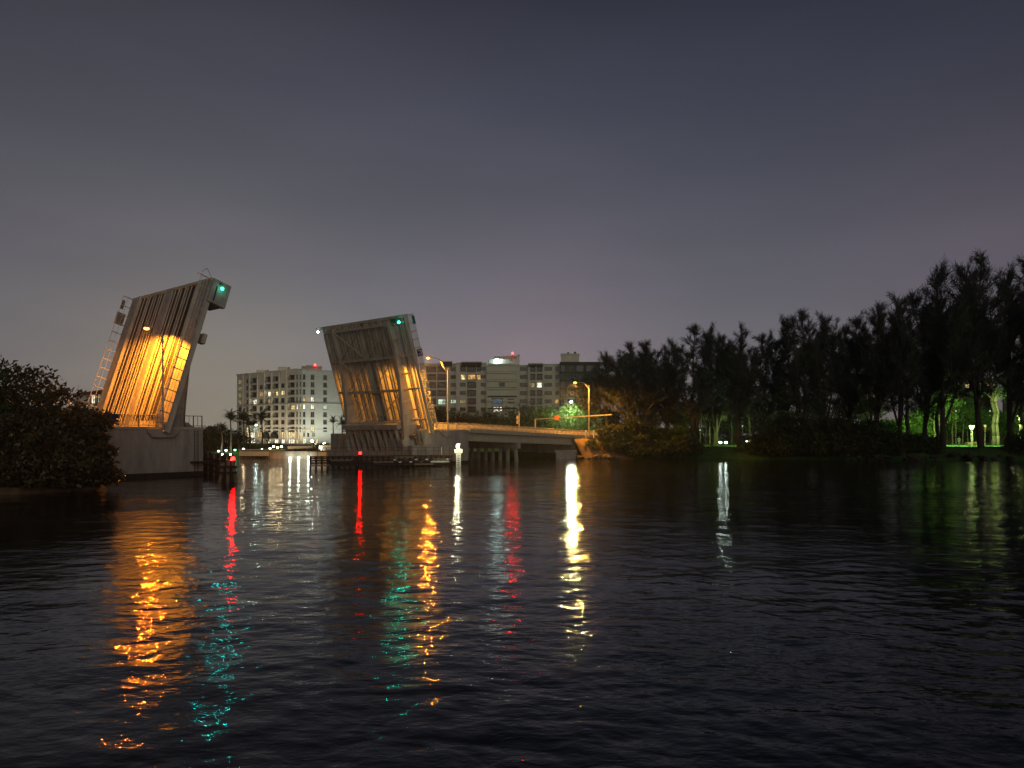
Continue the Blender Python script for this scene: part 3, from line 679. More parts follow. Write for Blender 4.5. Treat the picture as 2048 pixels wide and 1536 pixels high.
# ------------------------------------------------------------------ buildings
def seg_u(A, Bp, px):
    d = (Bp - A); t = (px - 1024) / F
    return (t * A.y - A.x) / (d.x - t * d.y) * d.length
def facade(T, A, Bp, z0, z1, ops, wm, name='wall'):
    A = Vector(A); Bp = Vector(Bp); L = (Bp - A).length; d = (Bp - A) / L; inn = Vector((-d.y, d.x))
    if inn.y < 0: inn = -inn
    fr = lambda u, w, z: Vector((A.x + d.x * u + inn.x * w, A.y + d.y * u + inn.y * w, z))
    us = sorted({0, L} | {min(L, max(0, round(v, 3))) for o in ops for v in (o['u'] - o['w'] / 2, o['u'] + o['w'] / 2)})
    zs = sorted({z0, z1} | {min(z1, max(z0, round(v, 3))) for o in ops for v in (o['z'] - o['h'] / 2, o['z'] + o['h'] / 2)})
    mb = MB()
    for i in range(len(us) - 1):
        run = None
        for j in range(len(zs) - 1):
            uc, zc = (us[i] + us[i + 1]) / 2, (zs[j] + zs[j + 1]) / 2
            hole = any(abs(uc - o['u']) < o['w'] / 2 and abs(zc - o['z']) < o['h'] / 2 for o in ops)
            if not hole and run is None: run = zs[j]
            if hole and run is not None: mb.quad(fr(us[i], 0, run), fr(us[i + 1], 0, run), fr(us[i + 1], 0, zs[j]), fr(us[i], 0, zs[j])); run = None
        if run is not None: mb.quad(fr(us[i], 0, run), fr(us[i + 1], 0, run), fr(us[i + 1], 0, z1), fr(us[i], 0, z1))
    for o in ops:
        a, b, c_, e, dp = max(0, o['u'] - o['w'] / 2), min(L, o['u'] + o['w'] / 2), o['z'] - o['h'] / 2, o['z'] + o['h'] / 2, o['d']
        mb.quad(fr(a, 0, c_), fr(b, 0, c_), fr(b, dp, c_), fr(a, dp, c_)); mb.quad(fr(a, 0, e), fr(b, 0, e), fr(b, dp, e), fr(a, dp, e))
        mb.quad(fr(a, 0, c_), fr(a, 0, e), fr(a, dp, e), fr(a, dp, c_)); mb.quad(fr(b, 0, c_), fr(b, 0, e), fr(b, dp, e), fr(b, dp, c_))
    mb.build(name, wm, T)
    for o in ops:
        a, b, c_, e, dp = o['u'] - o['w'] / 2, o['u'] + o['w'] / 2, o['z'] - o['h'] / 2, o['z'] + o['h'] / 2, o['d']
        lit = o.get('lit'); gm = lit or (M_glass if random.random() < .75 else M_glass2)
        mb = MB(); fw = .07
        nm = o.get('n', 2)
        if o['k'] == 'window':
            for x in [a + fw] + [a + (b - a) * q / nm for q in range(1, nm)] + [b - fw]: mb.box((x - fw, x + fw), (dp - .14, dp - .02), (c_, e), fr)
            for z in (c_ + fw, e - fw): mb.box((a + 2 * fw, b - 2 * fw), (dp - .13, dp - .03), (z - fw, z + fw), fr)
            if o.get('sill'): mb.box((a - .15, b + .15), (-.12, 0), (c_ - .18, c_ - .02), fr)
            w = mb.build('window', M_winf, T)
            MB().box((a + .01, b - .01), (dp - .05, dp - .01), (c_ + .01, e - .01), fr).build('pane', gm, w)
        elif o['k'] == 'balcony':
            pr = o.get('pr', .0)
            mb.box((a + .02, b - .02), (-pr, dp - .05), (c_ + .01, c_ + .12), fr)
            mb.box((a + .02, b - .02), (-pr, -pr + .06), (c_ + 1.0, c_ + 1.07), fr)
            nb_ = max(3, int((b - a) / .35))
            for q in range(nb_ + 1):
                x = a + .05 + (b - a - .1) * q / nb_; mb.box((x - .02, x + .02), (-pr + .01, -pr + .05), (c_ + .12, c_ + 1.0), fr)
            w = mb.build('balcony', M_raild, T)
            MB().box((a + .01, b - .01), (dp - .04, dp - .01), (c_ + .13, e - .01), fr).build('back_wall', M_steeld if not lit else M_tan, w)  # unlit balconies get a darker back wall: recess shade put into the colour
            q = [a + (b - a) * .12, a + (b - a) * .88]
            MB().box((q[0], q[1]), (dp - .12, dp - .06), (c_ + .14, e - .35), fr).build('pane', lit or M_glass, w)
    return fr
def op(k, A, Bp, px, wpx, z, h, d=.3, **kw):
    A = Vector(A); Bp = Vector(Bp); a, b = seg_u(A, Bp, px - wpx / 2), seg_u(A, Bp, px + wpx / 2)
    return dict(k=k, u=(a + b) / 2, w=abs(b - a), z=z, h=h, d=d, **kw)

# ---- left condominium
cA = thing('apartment_building', 'cream ten storey condominium between the raised leaves', 'apartment building', at(600, 295, 1.2))
PA, PB_, PC, PD = sh(474, 320), sh(596, 292), sh(605, 291), sh(724, 301)
GZ, RZ = 1.2, 32.2
rows = [28.9 - 3.08 * k for k in range(8)]
litA = {(522, 2): W_org, (535, 2): W_wht, (550, 2): W_yel, (565, 2): W_yel, (506, 3): W_wht, (582, 4): W_yel, (594, 4): W_wht, (479, 0): W_dim, (479, 1): W_dim, (479, 2): W_dim, (479, 3): W_dim, (506, 7): W_grn, (494, 7): W_yel, (535, 3): W_dim}
ops = []
for k, z in enumerate(rows):
    g = lambda x: litA.get((x, k))
    ops.append(op('window', PA, PB_, 479.5, 6.5, z, 2.0, lit=g(479)))
    ops.append(op('window', PA, PB_, 494, 4, z, 2.0, lit=g(494), n=1))
    ops.append(op('balcony', PA, PB_, 507, 14, z, 2.45, d=1.5, lit=g(506)))
    if k > 0: ops.append(op('window', PA, PB_, 522, 6.5, z, 1.9, lit=g(522)))
    ops.append(op('balcony', PA, PB_, 535.5, 12, z, 2.45, d=1.5, lit=g(535)))
    ops.append(op('balcony', PA, PB_, 551, 11.5, z, 2.2, d=1.5, lit=g(550)))
    if k > 0: ops.append(op('window', PA, PB_, 565.3, 7, z, 1.9, lit=g(565)))
    ops.append(op('balcony', PA, PB_, 582.3, 13.5, z, 2.2, d=1.5, lit=g(582)))
    ops.append(op('window', PA, PB_, 593.7, 3.2, z, 2.2, lit=g(594), n=1))
for x, w, m in ((497, 6, W_yel), (505, 9, W_wht), (515, 4, W_yel), (521, 4, W_org), (565.5, 6.5, W_yel), (582.5, 13, W_yel), (594, 4, W_org)):
    ops.append(op('window', PA, PB_, x, w, 5.0, 2.6, lit=m, n=3 if w > 8 else 2))
for x, w, m in ((497, 6, W_wht), (506, 9, W_wht), (537, 9, W_wht), (553, 8, W_wht), (566, 6.5, W_wht), (582.5, 13, W_wht), (594, 4, W_yel)):
    ops.append(op('window', PA, PB_, x, w, 2.35, 1.9, lit=m, n=3 if w > 8 else 2))
facade(cA, PA, PB_, GZ, RZ, ops, M_cream)
ops = [op('window', PB_, PC, 600.3, 2.6, z, 2.2, n=1, lit=W_yel if k == 4 else None) for k, z in enumerate(rows)] + [op('window', PB_, PC, 600.3, 3, 3.3, 3.0, n=1, lit=W_org)]
facade(cA, PB_, PC, GZ, RZ, ops, M_pale)
ops = []
litB = {(608, 3): W_org, (625, 3): W_wht, (608, 4): W_wht, (625, 4): W_wht, (650, 4): W_grn, (609, 7): W_yel, (625, 7): W_yel}
for k, z in enumerate(rows):
    ops.append(op('window', PC, PD, 608.3, 5, z, 2.1, lit=litB.get((608, k)) or litB.get((609, k)), n=1, sill=1))
    ops.append(op('window', PC, PD, 625, 7.5, z, 2.1, lit=litB.get((625, k)), n=2, sill=1))
    ops.append(op('window', PC, PD, 650.2, 7.5, z, 1.9, lit=litB.get((650, k)), n=2, sill=1))
    ops.append(op('window', PC, PD, 689, 7, z, 1.9, n=2, sill=1))
for x, w in ((608.5, 4.5), (616.5, 4.5), (627, 6)): ops.append(op('window', PC, PD, x, w, 5.1, 1.7, lit=W_dim if x > 620 else None))
for x, w in ((609, 6), (621, 5), (634, 5)): ops.append(op('window', PC, PD, x, w, 2.5, 2.0, lit=W_wht if x < 615 else W_yel))
facade(cA, PC, PD, GZ, RZ - .6, ops, M_pale)
MB().slab([sh(474.8, 326), sh(596.5, 296.6), sh(605, 293.4), sh(723.5, 303.4), sh(722, 330), sh(480, 345)], GZ, RZ - .7).build('core', M_tan, cA)
def line_band(T, pts, z0, z1, out, m, name):
    mb = MB()
    for k in range(len(pts) - 1):
        A, Bp = Vector(pts[k]), Vector(pts[k + 1]); d = (Bp - A).normalized(); nn = Vector((d.y, -d.x)); nn = nn if nn.y < 0 else -nn
        mb.slab([tuple(A + nn * out - d * .02), tuple(Bp + nn * out + d * .02), tuple(Bp - nn * .01), tuple(A - nn * .01)], z0, z1)
    mb.build(name, m, T)
PP = [PA, PB_, PC, PD]
for z in (17.95, 5 + 1.95 + .25): line_band(cA, PP, z - .2, z + .15, .35, M_pale, 'cornice')
line_band(cA, PP[:2], RZ - .35, RZ + .15, .4, M_cream, 'cornice'); line_band(cA, PP[1:], RZ - .9, RZ - .3, .4, M_pale, 'cornice')
for px in (486, 499.5, 515, 528.8, 543, 558.5, 573.3):
    u = seg_u(Vector(PA), Vector(PB_), px); dd = (Vector(PB_) - Vector(PA)).normalized(); c_ = Vector(PA) + dd * u; nn = Vector((dd.y, -dd.x)); nn = nn if nn.y < 0 else -nn
    MB().slab([tuple(c_ - dd * .25 + nn * .3), tuple(c_ + dd * .25 + nn * .3), tuple(c_ + dd * .25), tuple(c_ - dd * .25)], GZ, RZ - .4).build('pilaster', M_cream, cA)
def roofbox(T, px0, px1, py, Y, dep, zb, m, name='parapet_tower'):
    z = zat(py, Y); mb = MB().slab([sh(px0, Y), sh(px1, Y), sh(px1, Y + dep), sh(px0, Y + dep)], zb, z); o = mb.build(name, m, T)
    MB().slab([sh(px0 - .8, Y - .3), sh(px1 + .8, Y - .3), sh(px1 + .8, Y + dep), sh(px0 - .8, Y + dep)], z, z + .35).build('coping', m, o); return o
roofbox(cA, 491, 507, 747.5, 313.4, 8, RZ, M_cream); roofbox(cA, 514, 537, 741.5, 305.6, 8, RZ, M_cream); roofbox(cA, 557, 579, 735.5, 296, 8, RZ, M_cream)
roofbox(cA, 604, 643, 734, 296, 9, RZ - .7, M_tan, 'roof_plant_room'); roofbox(cA, 612, 634, 732, 297, 4, RZ, M_tan, 'roof_plant_room')
ab = MB().tube(P(630, 733, 295), P(630, 731, 295), .12).build('beacon_post', M_raild, cA); MB().ball(P(630, 730, 295), .42).build('beacon', E_redf, ab, True)
for px in (535, 552):      # dark arched awnings at the entrance
    u = seg_u(Vector(PA), Vector(PB_), px); dd = (Vector(PB_) - Vector(PA)).normalized(); c_ = Vector(PA) + dd * u; nn = Vector((dd.y, -dd.x)); nn = nn if nn.y < 0 else -nn
    mb = MB(); q = lambda a, w, z: Vector((c_.x + dd.x * a + nn.x * w, c_.y + dd.y * a + nn.y * w, z))
    mb.prism([(1.9 * math.cos(x), 3.5 + 2.7 * math.sin(x)) for x in np.linspace(0, math.pi, 9)], .02, 1.6, fr=lambda a, y, b: q(a, y, b)); mb.build('awning', M_black, cA)

# ---- right condominium
cB = thing('apartment_building', 'tan six storey condominium with balconies behind the approach span', 'apartment building', at(1030, 264, 1.2))
fl_z = [zat(y, 263) for y in (737.5, 753.5, 769.5, 786, 802.5, 818.5)]
def blk(x0, x1, Y, top, cols, wm=M_tan, extra=None):
    A, Bp = sh(x0, Y), sh(x1, Y); ops = []
    for (kind, px, w, h, kw) in cols:
        for k, z in enumerate(fl_z):
            if k in kw.get('skip', ()): continue
            lit = kw.get('lit', {}).get(k)
            ops.append(op(kind, A, Bp, px, w, z, h, d=1.4 if kind == 'balcony' else .25, lit=lit, n=kw.get('n', 2), pr=kw.get('pr', 0)))
    facade(cB, A, Bp, GZ, zat(top, Y), ops, wm)
    MB().slab([sh(x0 + .05, Y + 1.6), sh(x1 - .05, Y + 1.6), sh(x1 - .05, Y + 20), sh(x0 + .05, Y + 20)], GZ, zat(top, Y) - .05).build('core', M_tan, cB)
    mb = MB(); sc = (Y / 263)
    for x in (x0, x1): mb.slab([sh(x - .3, Y - .12), sh(x + .3, Y - .12), sh(x + .3, Y), sh(x - .3, Y)], GZ, zat(top, Y))
    mb.slab([sh(x0 - .4, Y - .25), sh(x1 + .4, Y - .25), sh(x1 + .4, Y + 3), sh(x0 - .4, Y + 3)], zat(top, Y), zat(top, Y) + .3)
    mb.build('pier_trim', wm, cB)
blk(840, 912, 264.5, 728.5, [('balcony', 862, 20, 2.3, {}), ('balcony', 883, 18, 2.3, {'lit': {4: W_grn}}), ('window', 906.5, 11, 1.5, {'n': 3, 'lit': {4: W_grn}})])
blk(912, 973, 263, 727, [('window', 925.5, 12, 1.5, {'skip': (0, 1), 'n': 3, 'lit': {4: W_dim}}), ('balcony', 943, 18, 2.3, {'pr': .6, 'lit': {1: W_org}}), ('window', 966.5, 10, 1.4, {'n': 2}), ('balcony', 957.5, 8, 2.2, {'lit': {1: W_org}, 'skip': (2, 3, 4, 5)}), ('balcony', 926, 11, 2.3, {'skip': (2, 3, 4, 5), 'lit': {1: W_yel}})])
blk(973, 1036, 262, 732, [('window', 1004, 12, 1.6, {'skip': (0, 1, 3, 4, 5)}), ('balcony', 995, 22, 2.2, {'skip': (0, 1, 2, 3), 'lit': {4: W_blu, 5: W_wht}}), ('window', 1022, 14, 1.9, {'skip': (0, 1, 2, 3, 5)})])
blk(1036, 1056.5, 264, 731.5, [('window', 1047, 15, 1.55, {'n': 3})])
blk(1056.5, 1086, 263, 727.5, [('balcony', 1065.5, 11, 2.3, {'pr': .4, 'lit': {2: W_dim}}), ('balcony', 1079, 11.5, 2.3, {'pr': .4, 'lit': {2: W_wht}})])
blk(1086, 1119.5, 264, 729.5, [('window', 1096.5, 15.5, 1.5, {'n': 3}), ('window', 1114, 7.5, 1.5, {'lit': {4: W_org}})])
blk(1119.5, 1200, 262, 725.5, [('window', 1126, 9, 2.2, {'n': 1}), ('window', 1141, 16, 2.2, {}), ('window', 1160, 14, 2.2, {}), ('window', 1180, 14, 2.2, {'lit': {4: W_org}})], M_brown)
# horizontal spandrel bands of the central block
for k, z in enumerate(fl_z[:4] + [zat(811, 262) + .2]):
    MB().slab([sh(975, 261.4), sh(1034, 261.4), sh(1034, 262), sh(975, 262)], z + 1.25, z + 1.75).build('spandrel', M_cream, cB)
    MB().slab([sh(975, 261.8), sh(1034, 261.8), sh(1034, 262), sh(975, 262)], z - 1.6, z - 1.1).build('spandrel', M_brown, cB)
for x0, x1, Y, y0 in ((880, 904, 264.2, 724), (923, 963, 262.6, 725), (1057, 1086, 262.6, 728.5)):
    MB().slab([sh(x0, Y - .5), sh(x1, Y - .5), sh(x1, Y + 3), sh(x0, Y + 3)], zat(733 if x0 > 1000 else 732.5, Y), zat(y0, Y)).build('parapet', M_brown, cB)
    MB().slab([sh(x0 - .7, Y - .6), sh(x1 + .7, Y - .6), sh(x1 + .7, Y + 3.1), sh(x0 - .7, Y + 3.1)], zat(y0, Y), zat(y0, Y) + .3).build('coping', M_cream, cB)
roofbox(cB, 977, 1037, 720, 266, 10, zat(733, 262), M_pale, 'penthouse'); roofbox(cB, 990, 1033, 713.5, 268, 6, zat(722, 266), M_pale, 'penthouse'); roofbox(cB, 1034.5, 1039, 711, 265.5, 3, zat(732, 262), M_pale, 'penthouse')
roofbox(cB, 1122, 1158, 709, 266, 9, zat(727, 262), M_cream, 'penthouse'); roofbox(cB, 1135, 1138, 706.5, 267, 2, zat(709, 266), M_brown, 'vent'); roofbox(cB, 1148.5, 1151.5, 705.5, 267, 2, zat(709, 266), M_brown, 'vent')
MB().ball(P(994, 722.5, 265.6), 1.0, 10, 6, (1.1, .3, 1.0)).build('roof_lamp', E_cool, cB, True); light('POINT', P(997, 721.5, 264.6), 300, (.8, 1, .85), .3, cB)
ab = MB().tube(P(1024, 722, 265), P(1024, 708.5, 265), .22).build('beacon_post', M_orange, cB); MB().ball(P(1025, 706.5, 265), .42).build('beacon', E_redf, ab, True); light('SPOT', P(1025, 706.5, 264.4), 3200, (1, .0, .0), .3, cB, aim=(0, -1, -.12), size=40, blend=.6)

# ---- house behind the left leaf, warm buildings behind the park
def house(label, px0, px1, Y, ztop, zr, wm, lits, cat='house'):
    T = thing('house', label, cat, at((px0 + px1) / 2, Y, 1))
    A, Bp = sh(px0, Y), sh(px1, Y)
    ops = [op('window', A, Bp, px, w, z, h, lit=l) for px, w, z, h, l in lits]
    facade(T, A, Bp, .8, ztop, ops, wm)
    MB().slab([sh(px0 + .1, Y + .4), sh(px1 - .1, Y + .4), sh(px1 - .1, Y + 12), sh(px0 + .1, Y + 12)], .8, ztop - .02).build('core', wm, T)
    a, b = at(px0, Y, 0).x - .8, at(px1, Y, 0).x + .8; mb = MB(); i = 0
    h = min((b - a) / 2, 6.5)
    mb.v = [(a, Y - .8, ztop), (b, Y - .8, ztop), (b, Y + 12.8, ztop), (a, Y + 12.8, ztop), (a + h, Y + 6, zr), (b - h, Y + 6, zr)]
    mb.f = [(0, 1, 5, 4), (1, 2, 5), (2, 3, 4, 5), (3, 0, 4), (0, 3, 2, 1)]; mb.build('roof', M_rooft, T)
    return T
house('stucco house with clay tiled hip roof and lit windows behind the left leaf', 150, 262, 125, zat(789, 125), zat(770, 125), M_cream, [(185, 9, zat(798, 125), 1.7, W_wht), (197, 7, zat(797, 125), 1.7, W_grn), (222, 8, zat(798, 125), 1.7, None)])
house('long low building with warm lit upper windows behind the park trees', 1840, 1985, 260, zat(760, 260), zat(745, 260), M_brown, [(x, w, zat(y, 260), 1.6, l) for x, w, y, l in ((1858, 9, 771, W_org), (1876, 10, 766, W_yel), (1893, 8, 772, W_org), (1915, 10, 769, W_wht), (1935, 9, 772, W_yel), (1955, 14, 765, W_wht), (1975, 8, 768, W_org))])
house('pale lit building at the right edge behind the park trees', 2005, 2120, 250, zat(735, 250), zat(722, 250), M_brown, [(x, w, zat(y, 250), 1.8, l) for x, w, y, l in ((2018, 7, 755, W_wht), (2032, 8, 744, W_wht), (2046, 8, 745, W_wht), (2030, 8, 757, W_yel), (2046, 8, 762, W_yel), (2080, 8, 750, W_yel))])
light('POINT', at(1950, 252, zat(762, 252)), 250, (1, .75, .4), .3, name='building_front_light')  # bare point lights before the building fronts, no fixture modelled
light('POINT', at(2035, 243, zat(750, 243)), 250, (1, .85, .5), .3, name='building_front_light')

# ------------------------------------------------------------------ far shore furniture
sw2 = thing('seawall', 'pale concrete dock wall below the palms of the cream condominium', 'seawall', at(510, 149, 0))
MB().slab([sh(478, 147.5), sh(538, 147), sh(538, 151.5), sh(478, 151.5)], .55, 1.75).build('dock_front', M_pale, sw2)
MB().slab([sh(476.5, 147.2), sh(539, 146.7), sh(539, 151.6), sh(476.5, 151.6)], 1.75, 1.9).build('dock_top', M_conc2, sw2)
for k in range(15): MB().tube(at(480 + k * 4, 148, -1), at(480 + k * 4, 148, .55), .16).build('pile', M_timberl, sw2)
sw3 = thing('seawall', 'long low concrete seawall between dock and right pier', 'seawall', at(600, 148, 0))
MB().slab([sh(539, 148), sh(640, 148.5), sh(960, 152.2), sh(960, 152.6), sh(640, 149), sh(539, 148.6)], -1, 1.35).build('wall', M_conc, sw3)
MB().slab([sh(539, 147.8), sh(640, 148.3), sh(640, 149.6), sh(539, 149.2)], 1.35, 1.5).build('coping', M_conc, sw3)
tw = thing('terrace_wall', 'low stucco terrace wall in front of the condominium entrance', 'wall', at(555, 175, 1.2))
MB().slab([sh(538, 172), sh(575, 172), sh(575, 173), sh(538, 173)], 1.2, zat(899, 172)).build('wall', M_tan, tw)
MB().slab([sh(575.5, 185), sh(625, 185), sh(625, 186), sh(575.5, 186)], 1.2, zat(892, 185)).build('wall', M_cream, tw)
wf = thing('garden_fence', 'white garden fence left of the far pier column', 'fence', at(660, 170, 1.2))
for k in range(12): MB().box((at(638 + k * 3.2, 170, 0).x, at(638 + k * 3.2 + 2.6, 170, 0).x), (170, 170.1), (1.2, 2.5)).build('panel', M_white, wf)
tent = thing('garden_gazebo', 'small white canopy tent beside the far pier column', 'gazebo', at(670, 165, 1.2))
x0, x1 = at(660, 165, 0).x, at(684, 165, 0).x
for x in (x0, x1):
    for y in (165, 167.6): MB().tube((x, y, 1.2), (x, y, 2.9), .06).build('post', M_white, tent)
mb = MB(); mb.v = [(x0 - .2, 164.8, 2.9), (x1 + .2, 164.8, 2.9), (x1 + .2, 167.8, 2.9), (x0 - .2, 167.8, 2.9), ((x0 + x1) / 2, 166.3, 3.9)]; mb.f = [(0, 1, 4), (1, 2, 4), (2, 3, 4), (3, 0, 4), (0, 3, 2, 1)]; mb.build('canopy', M_canvas, tent)
# garden lamps: (px, py, Y, kind, light power)
GL = [(437, 902, 152, E_cool, 60, 'at the far left of the promenade'), (444, 909, 150, E_wht, 30, 'below the leftmost palm trunk'), (452, 901, 154, E_cool, 60, 'between the two leftmost palm trunks'), (462, 909, 150, E_wht, 30, 'below the second palm trunk'),
      (470, 900, 156, E_grl, 7, 'glowing green beside the second palm'), (487, 898, 158, E_warm, 60, 'glowing warm at the foot of the third palm'), (512, 850, 230, E_cool, 300, 'standing tall behind the palm crowns'), (524, 899, 160, E_cool, 50, 'between palm and dark awning'),
      (540, 897, 175, E_warm, 60, 'left of the condominium steps'), (547, 893, 180, E_warm, 80, 'on the condominium steps'), (555, 895, 178, E_warm, 80, 'below the right awning'), (563, 893, 182, E_warm, 80, 'at the right end of the steps'),
      (580, 916, 147.5, E_wht, 25, 'leftmost of the three low lights at the seawall'), (597, 915.5, 147.6, E_wht, 25, 'middle one of the three low lights at the seawall'), (617, 914.5, 147.8, E_wht, 25, 'rightmost of the three low lights at the seawall'),
      (624, 882, 230, E_whtb, 700, 'bright floodlight under the right wing windows'), (630, 888, 225, E_warm, 260, 'warm lamp right of the floodlight'), (641, 892, 215, E_warm, 160, 'warm lamp left of the brightest floodlight'), (649, 887, 225, E_whtb, 800, 'brightest floodlight near the small right palm'),
      (637, 901, 170, E_wht, 60, 'above the left end of the white garden fence'), (664, 908, 163, E_warm, 40, 'glowing inside the white canopy tent'), (671, 884, 200, E_warm, 120, 'warm lamp behind the far pier column')]
for px, py, Y, E_, pw, lb in GL:
    z = zat(py, Y); g = 1.2 if Y > 149 else max(.2, z - .5)
    r_ = .34 if E_ in (E_whtb,) else .21 * (Y / 150)
    T = thing('garden_lamp', 'small post lamp ' + lb, 'garden lamp', at(px, Y, min(g, z - .3)), group='garden lamps on the far shore')
    MB().tube(at(px, Y, min(g, z - .3)), at(px, Y, z - r_ * .8), .05).build('post', M_pole, T)
    MB().ball(at(px, Y, z), r_, 8, 6, (1.15, 1.15, .8)).build('lamp', E_, T, True)
    colr = {E_cool: (.7, 1, .9), E_wht: (.85, 1, .85), E_grl: (.2, 1, .5), E_warm: (1, .78, .42), E_whtb: (.95, 1, .75)}[E_]
    light('POINT', at(px, Y - .6, z + .7), pw * 1.0, colr, .15, T)
# uplights washing the condominium walls
for px, Y, p, c_ in ((490, 300, 2600, (1, .86, .55)), (520, 296, 2600, (1, .84, .55)), (555, 290, 2600, (1, .82, .58)), (585, 284, 3000, (1, .84, .55)), (612, 282, 3000, (1, .97, .78)), (640, 283, 3200, (.96, 1, .82)), (675, 284, 3200, (.96, 1, .82))):
    T = thing('flood_light', 'ground floodlight hidden in planting below the cream condominium wall', 'floodlight', at(px, Y, 1.2), group='ground floodlights below the condominium')
    MB().box((at(px, Y, 0).x - .3, at(px, Y, 0).x + .3), (Y - .2, Y + .2), (1.2, 1.6)).build('housing', M_raild, T)
    light('SPOT', at(px, Y, 1.8), p, c_, .2, T, aim=(0, .45, .9), size=150, blend=.8)

# cars
def make_car(label, loc, rz, paint, heads=None, tails=None):
    T = thing('parked_car', label, 'car', loc, rz, group='cars')
    prof_ = [(-2.2, .35), (-2.25, .75), (-2.1, .95), (-1.55, 1.0), (-.95, 1.42), (.35, 1.45), (1.05, 1.0), (2.05, .85), (2.25, .6), (2.2, .3)]
    mb = MB(); n_ = len(prof_)
    for y, k_ in ((-.88, 1), (-.80, .9), (.80, .9), (.88, 1)): pass
    ys_ = [(-.86, 0), (.86, 0)]
    for y, q in ys_:
        for (x, z) in prof_: mb.v.append((x, y * (1 if z < 1.05 else .78), z))
    mb.f.append(tuple(range(n_))); mb.f.append(tuple(reversed(range(n_, 2 * n_))))
    for k_ in range(n_): mb.f.append((k_, n_ + k_, n_ + (k_ + 1) % n_, (k_ + 1) % n_))
    mb.build('body', paint, T, local=True)
    MB().quad((.42, -.62, 1.40), (.42, .62, 1.40), (1.03, .74, 1.05), (1.03, -.74, 1.05)).build('windscreen', M_glass, T, local=True).location = (.02, 0, .02)
    MB().quad((-1.0, -.62, 1.39), (-1.0, .62, 1.39), (-1.52, .74, 1.04), (-1.52, -.74, 1.04)).build('rear_window', M_glass, T, local=True).location = (-.02, 0, .02)
    for s_ in (-1, 1):
        MB().quad((-1.35, s_ * .84, 1.03), (.95, s_ * .84, 1.03), (.35, s_ * .72, 1.38), (-.92, s_ * .72, 1.38)).build('side_window', M_glass, T, local=True).location = (0, s_ * .02, 0)
        for x in (-1.35, 1.4):
            w = MB().tube((x, s_ * .70, .33), (x, s_ * .9, .33), .33, n=12).build('wheel', M_rubber, T, local=True)
            MB().tube((x, s_ * .9, .33), (x, s_ * .915, .33), .2, n=10).build('rim', M_pole, w, local=True)
        MB().box((2.18, 2.27), (s_ * .60 - .22, s_ * .60 + .22), (.50, .82)).build('headlight', heads or M_glass, T, local=True)
        MB().box((-2.27, -2.2), (s_ * .62 - .18, s_ * .62 + .18), (.72, .88)).build('tail_light', tails or M_orange, T, local=True)
    return T
def zg(Y): return 2.5
c1 = make_car('car with dazzling headlights facing the water between the park trees', at(1443, 164, 2.55), R(-97), M_card, heads=E_head)
for s_ in (-1, 1): light('SPOT', (2.5, s_ * .6, .7), 2600, (.75, 1, .7), .1, None, aim=(1, s_ * .5, 1.0), size=84, blend=.9).parent = c1  # upward beams added to brighten the foliage around the headlights
c2 = make_car('car with dimmer headlights left of the dazzling one', at(1380, 172, 2.3), R(-85), M_card, heads=em('dipped_headlight', (.85, 1, .85), 30))
c3 = make_car('white car with red tail lights crossing the approach span', B(75, 14.5, zd(75) + .02), math.atan2(D.y, D.x), M_carw, tails=E_tail)
c4 = make_car('pale car at the bank end of the approach span', B(88, 12.5, zd(88) + .02), math.atan2(D.y, D.x) + math.pi, M_carw)
c5 = make_car('dark car parked among the trunks right of the bright headlights', at(1510, 190, 2.6), R(-160), M_card, heads=em('sidelight', (1, .85, .5), 8))
c6 = make_car('dark car with faint orange lamps behind the dark shrubs', at(1605, 190, 2.6), R(-110), M_card, heads=em('amber_sidelight', (1, .5, .2), 10))
c7 = make_car('reddish lit car at the left end of the park trees', at(1362, 180, 2.4), R(-70), M_rooft, heads=em('orange_sidelight', (1, .45, .2), 6))

# traffic signal, mast arm, cones, bollards
ts = thing('traffic_signal', 'slim traffic signal pole standing behind the approach railing', 'traffic signal', B(76, 17, zd(76)))
b_ = at(1038, B(76, 17, 0).y, zd(76)); tp = Vector((b_.x, b_.y, zat(823, b_.y))); ts.location = b_
MB().tube(b_, tp, .14, .12, 8).build('pole', M_pole, ts)
for dz in (.9, 1.9): MB().box((tp.x - .55, tp.x - .18), (tp.y - .2, tp.y + .2), (tp.z - dz - .8, tp.z - dz)).build('signal_head', M_conc2, ts)
ma = thing('mast_arm', 'long horizontal mast arm with small sign over the road at the bank', 'mast arm', B(93, 19.5, zd(93)))
b1, t1 = B(93, 19.6, zd(93)), B(93, 19.6, 8.8); e1 = B(93, -1.5, 9.4)
MB().tube(b1, t1, .2, .17, 8).build('pole', M_pole, ma); MB().tube(t1 - Vector((0, 0, .1)), e1, .11, .15, 8).build('arm', M_pole, ma)
sp = t1.lerp(e1, .3); MB().box((sp.x - .55, sp.x + .45), (sp.y - .35, sp.y - .25), (sp.z - .55, sp.z + .4)).build('sign_plate', M_orange, ma)
MB().tube(t1.lerp(e1, .34), t1.lerp(e1, .34) + Vector((0, 0, .9)), .05).build('antenna', M_pole, ma)
def cone(label, loc):
    T = thing('traffic_cone', label, 'traffic cone', loc, group='traffic cones'); l = Vector(loc)
    MB().box((l.x - .25, l.x + .25), (l.y - .25, l.y + .25), (l.z, l.z + .05)).build('base', M_orange, T); MB().tube(l + Vector((0, 0, .05)), l + Vector((0, 0, .9)), .22, .05, 8).build('body', M_orange, T)
    MB().tube(l + Vector((0, 0, .5)), l + Vector((0, 0, .65)), .15, .12, 8).build('stripe', M_white, T)
cone('orange traffic cone behind the middle of the approach railing', B(68.5, 1.2, zd(68.5))); cone('orange traffic cone at the end of the approach railing', B(84.0, 1.3, zd(84) + .2)); cone('orange traffic cone on the verge beyond the last lamp', B(90.5, .5, zd(90)))
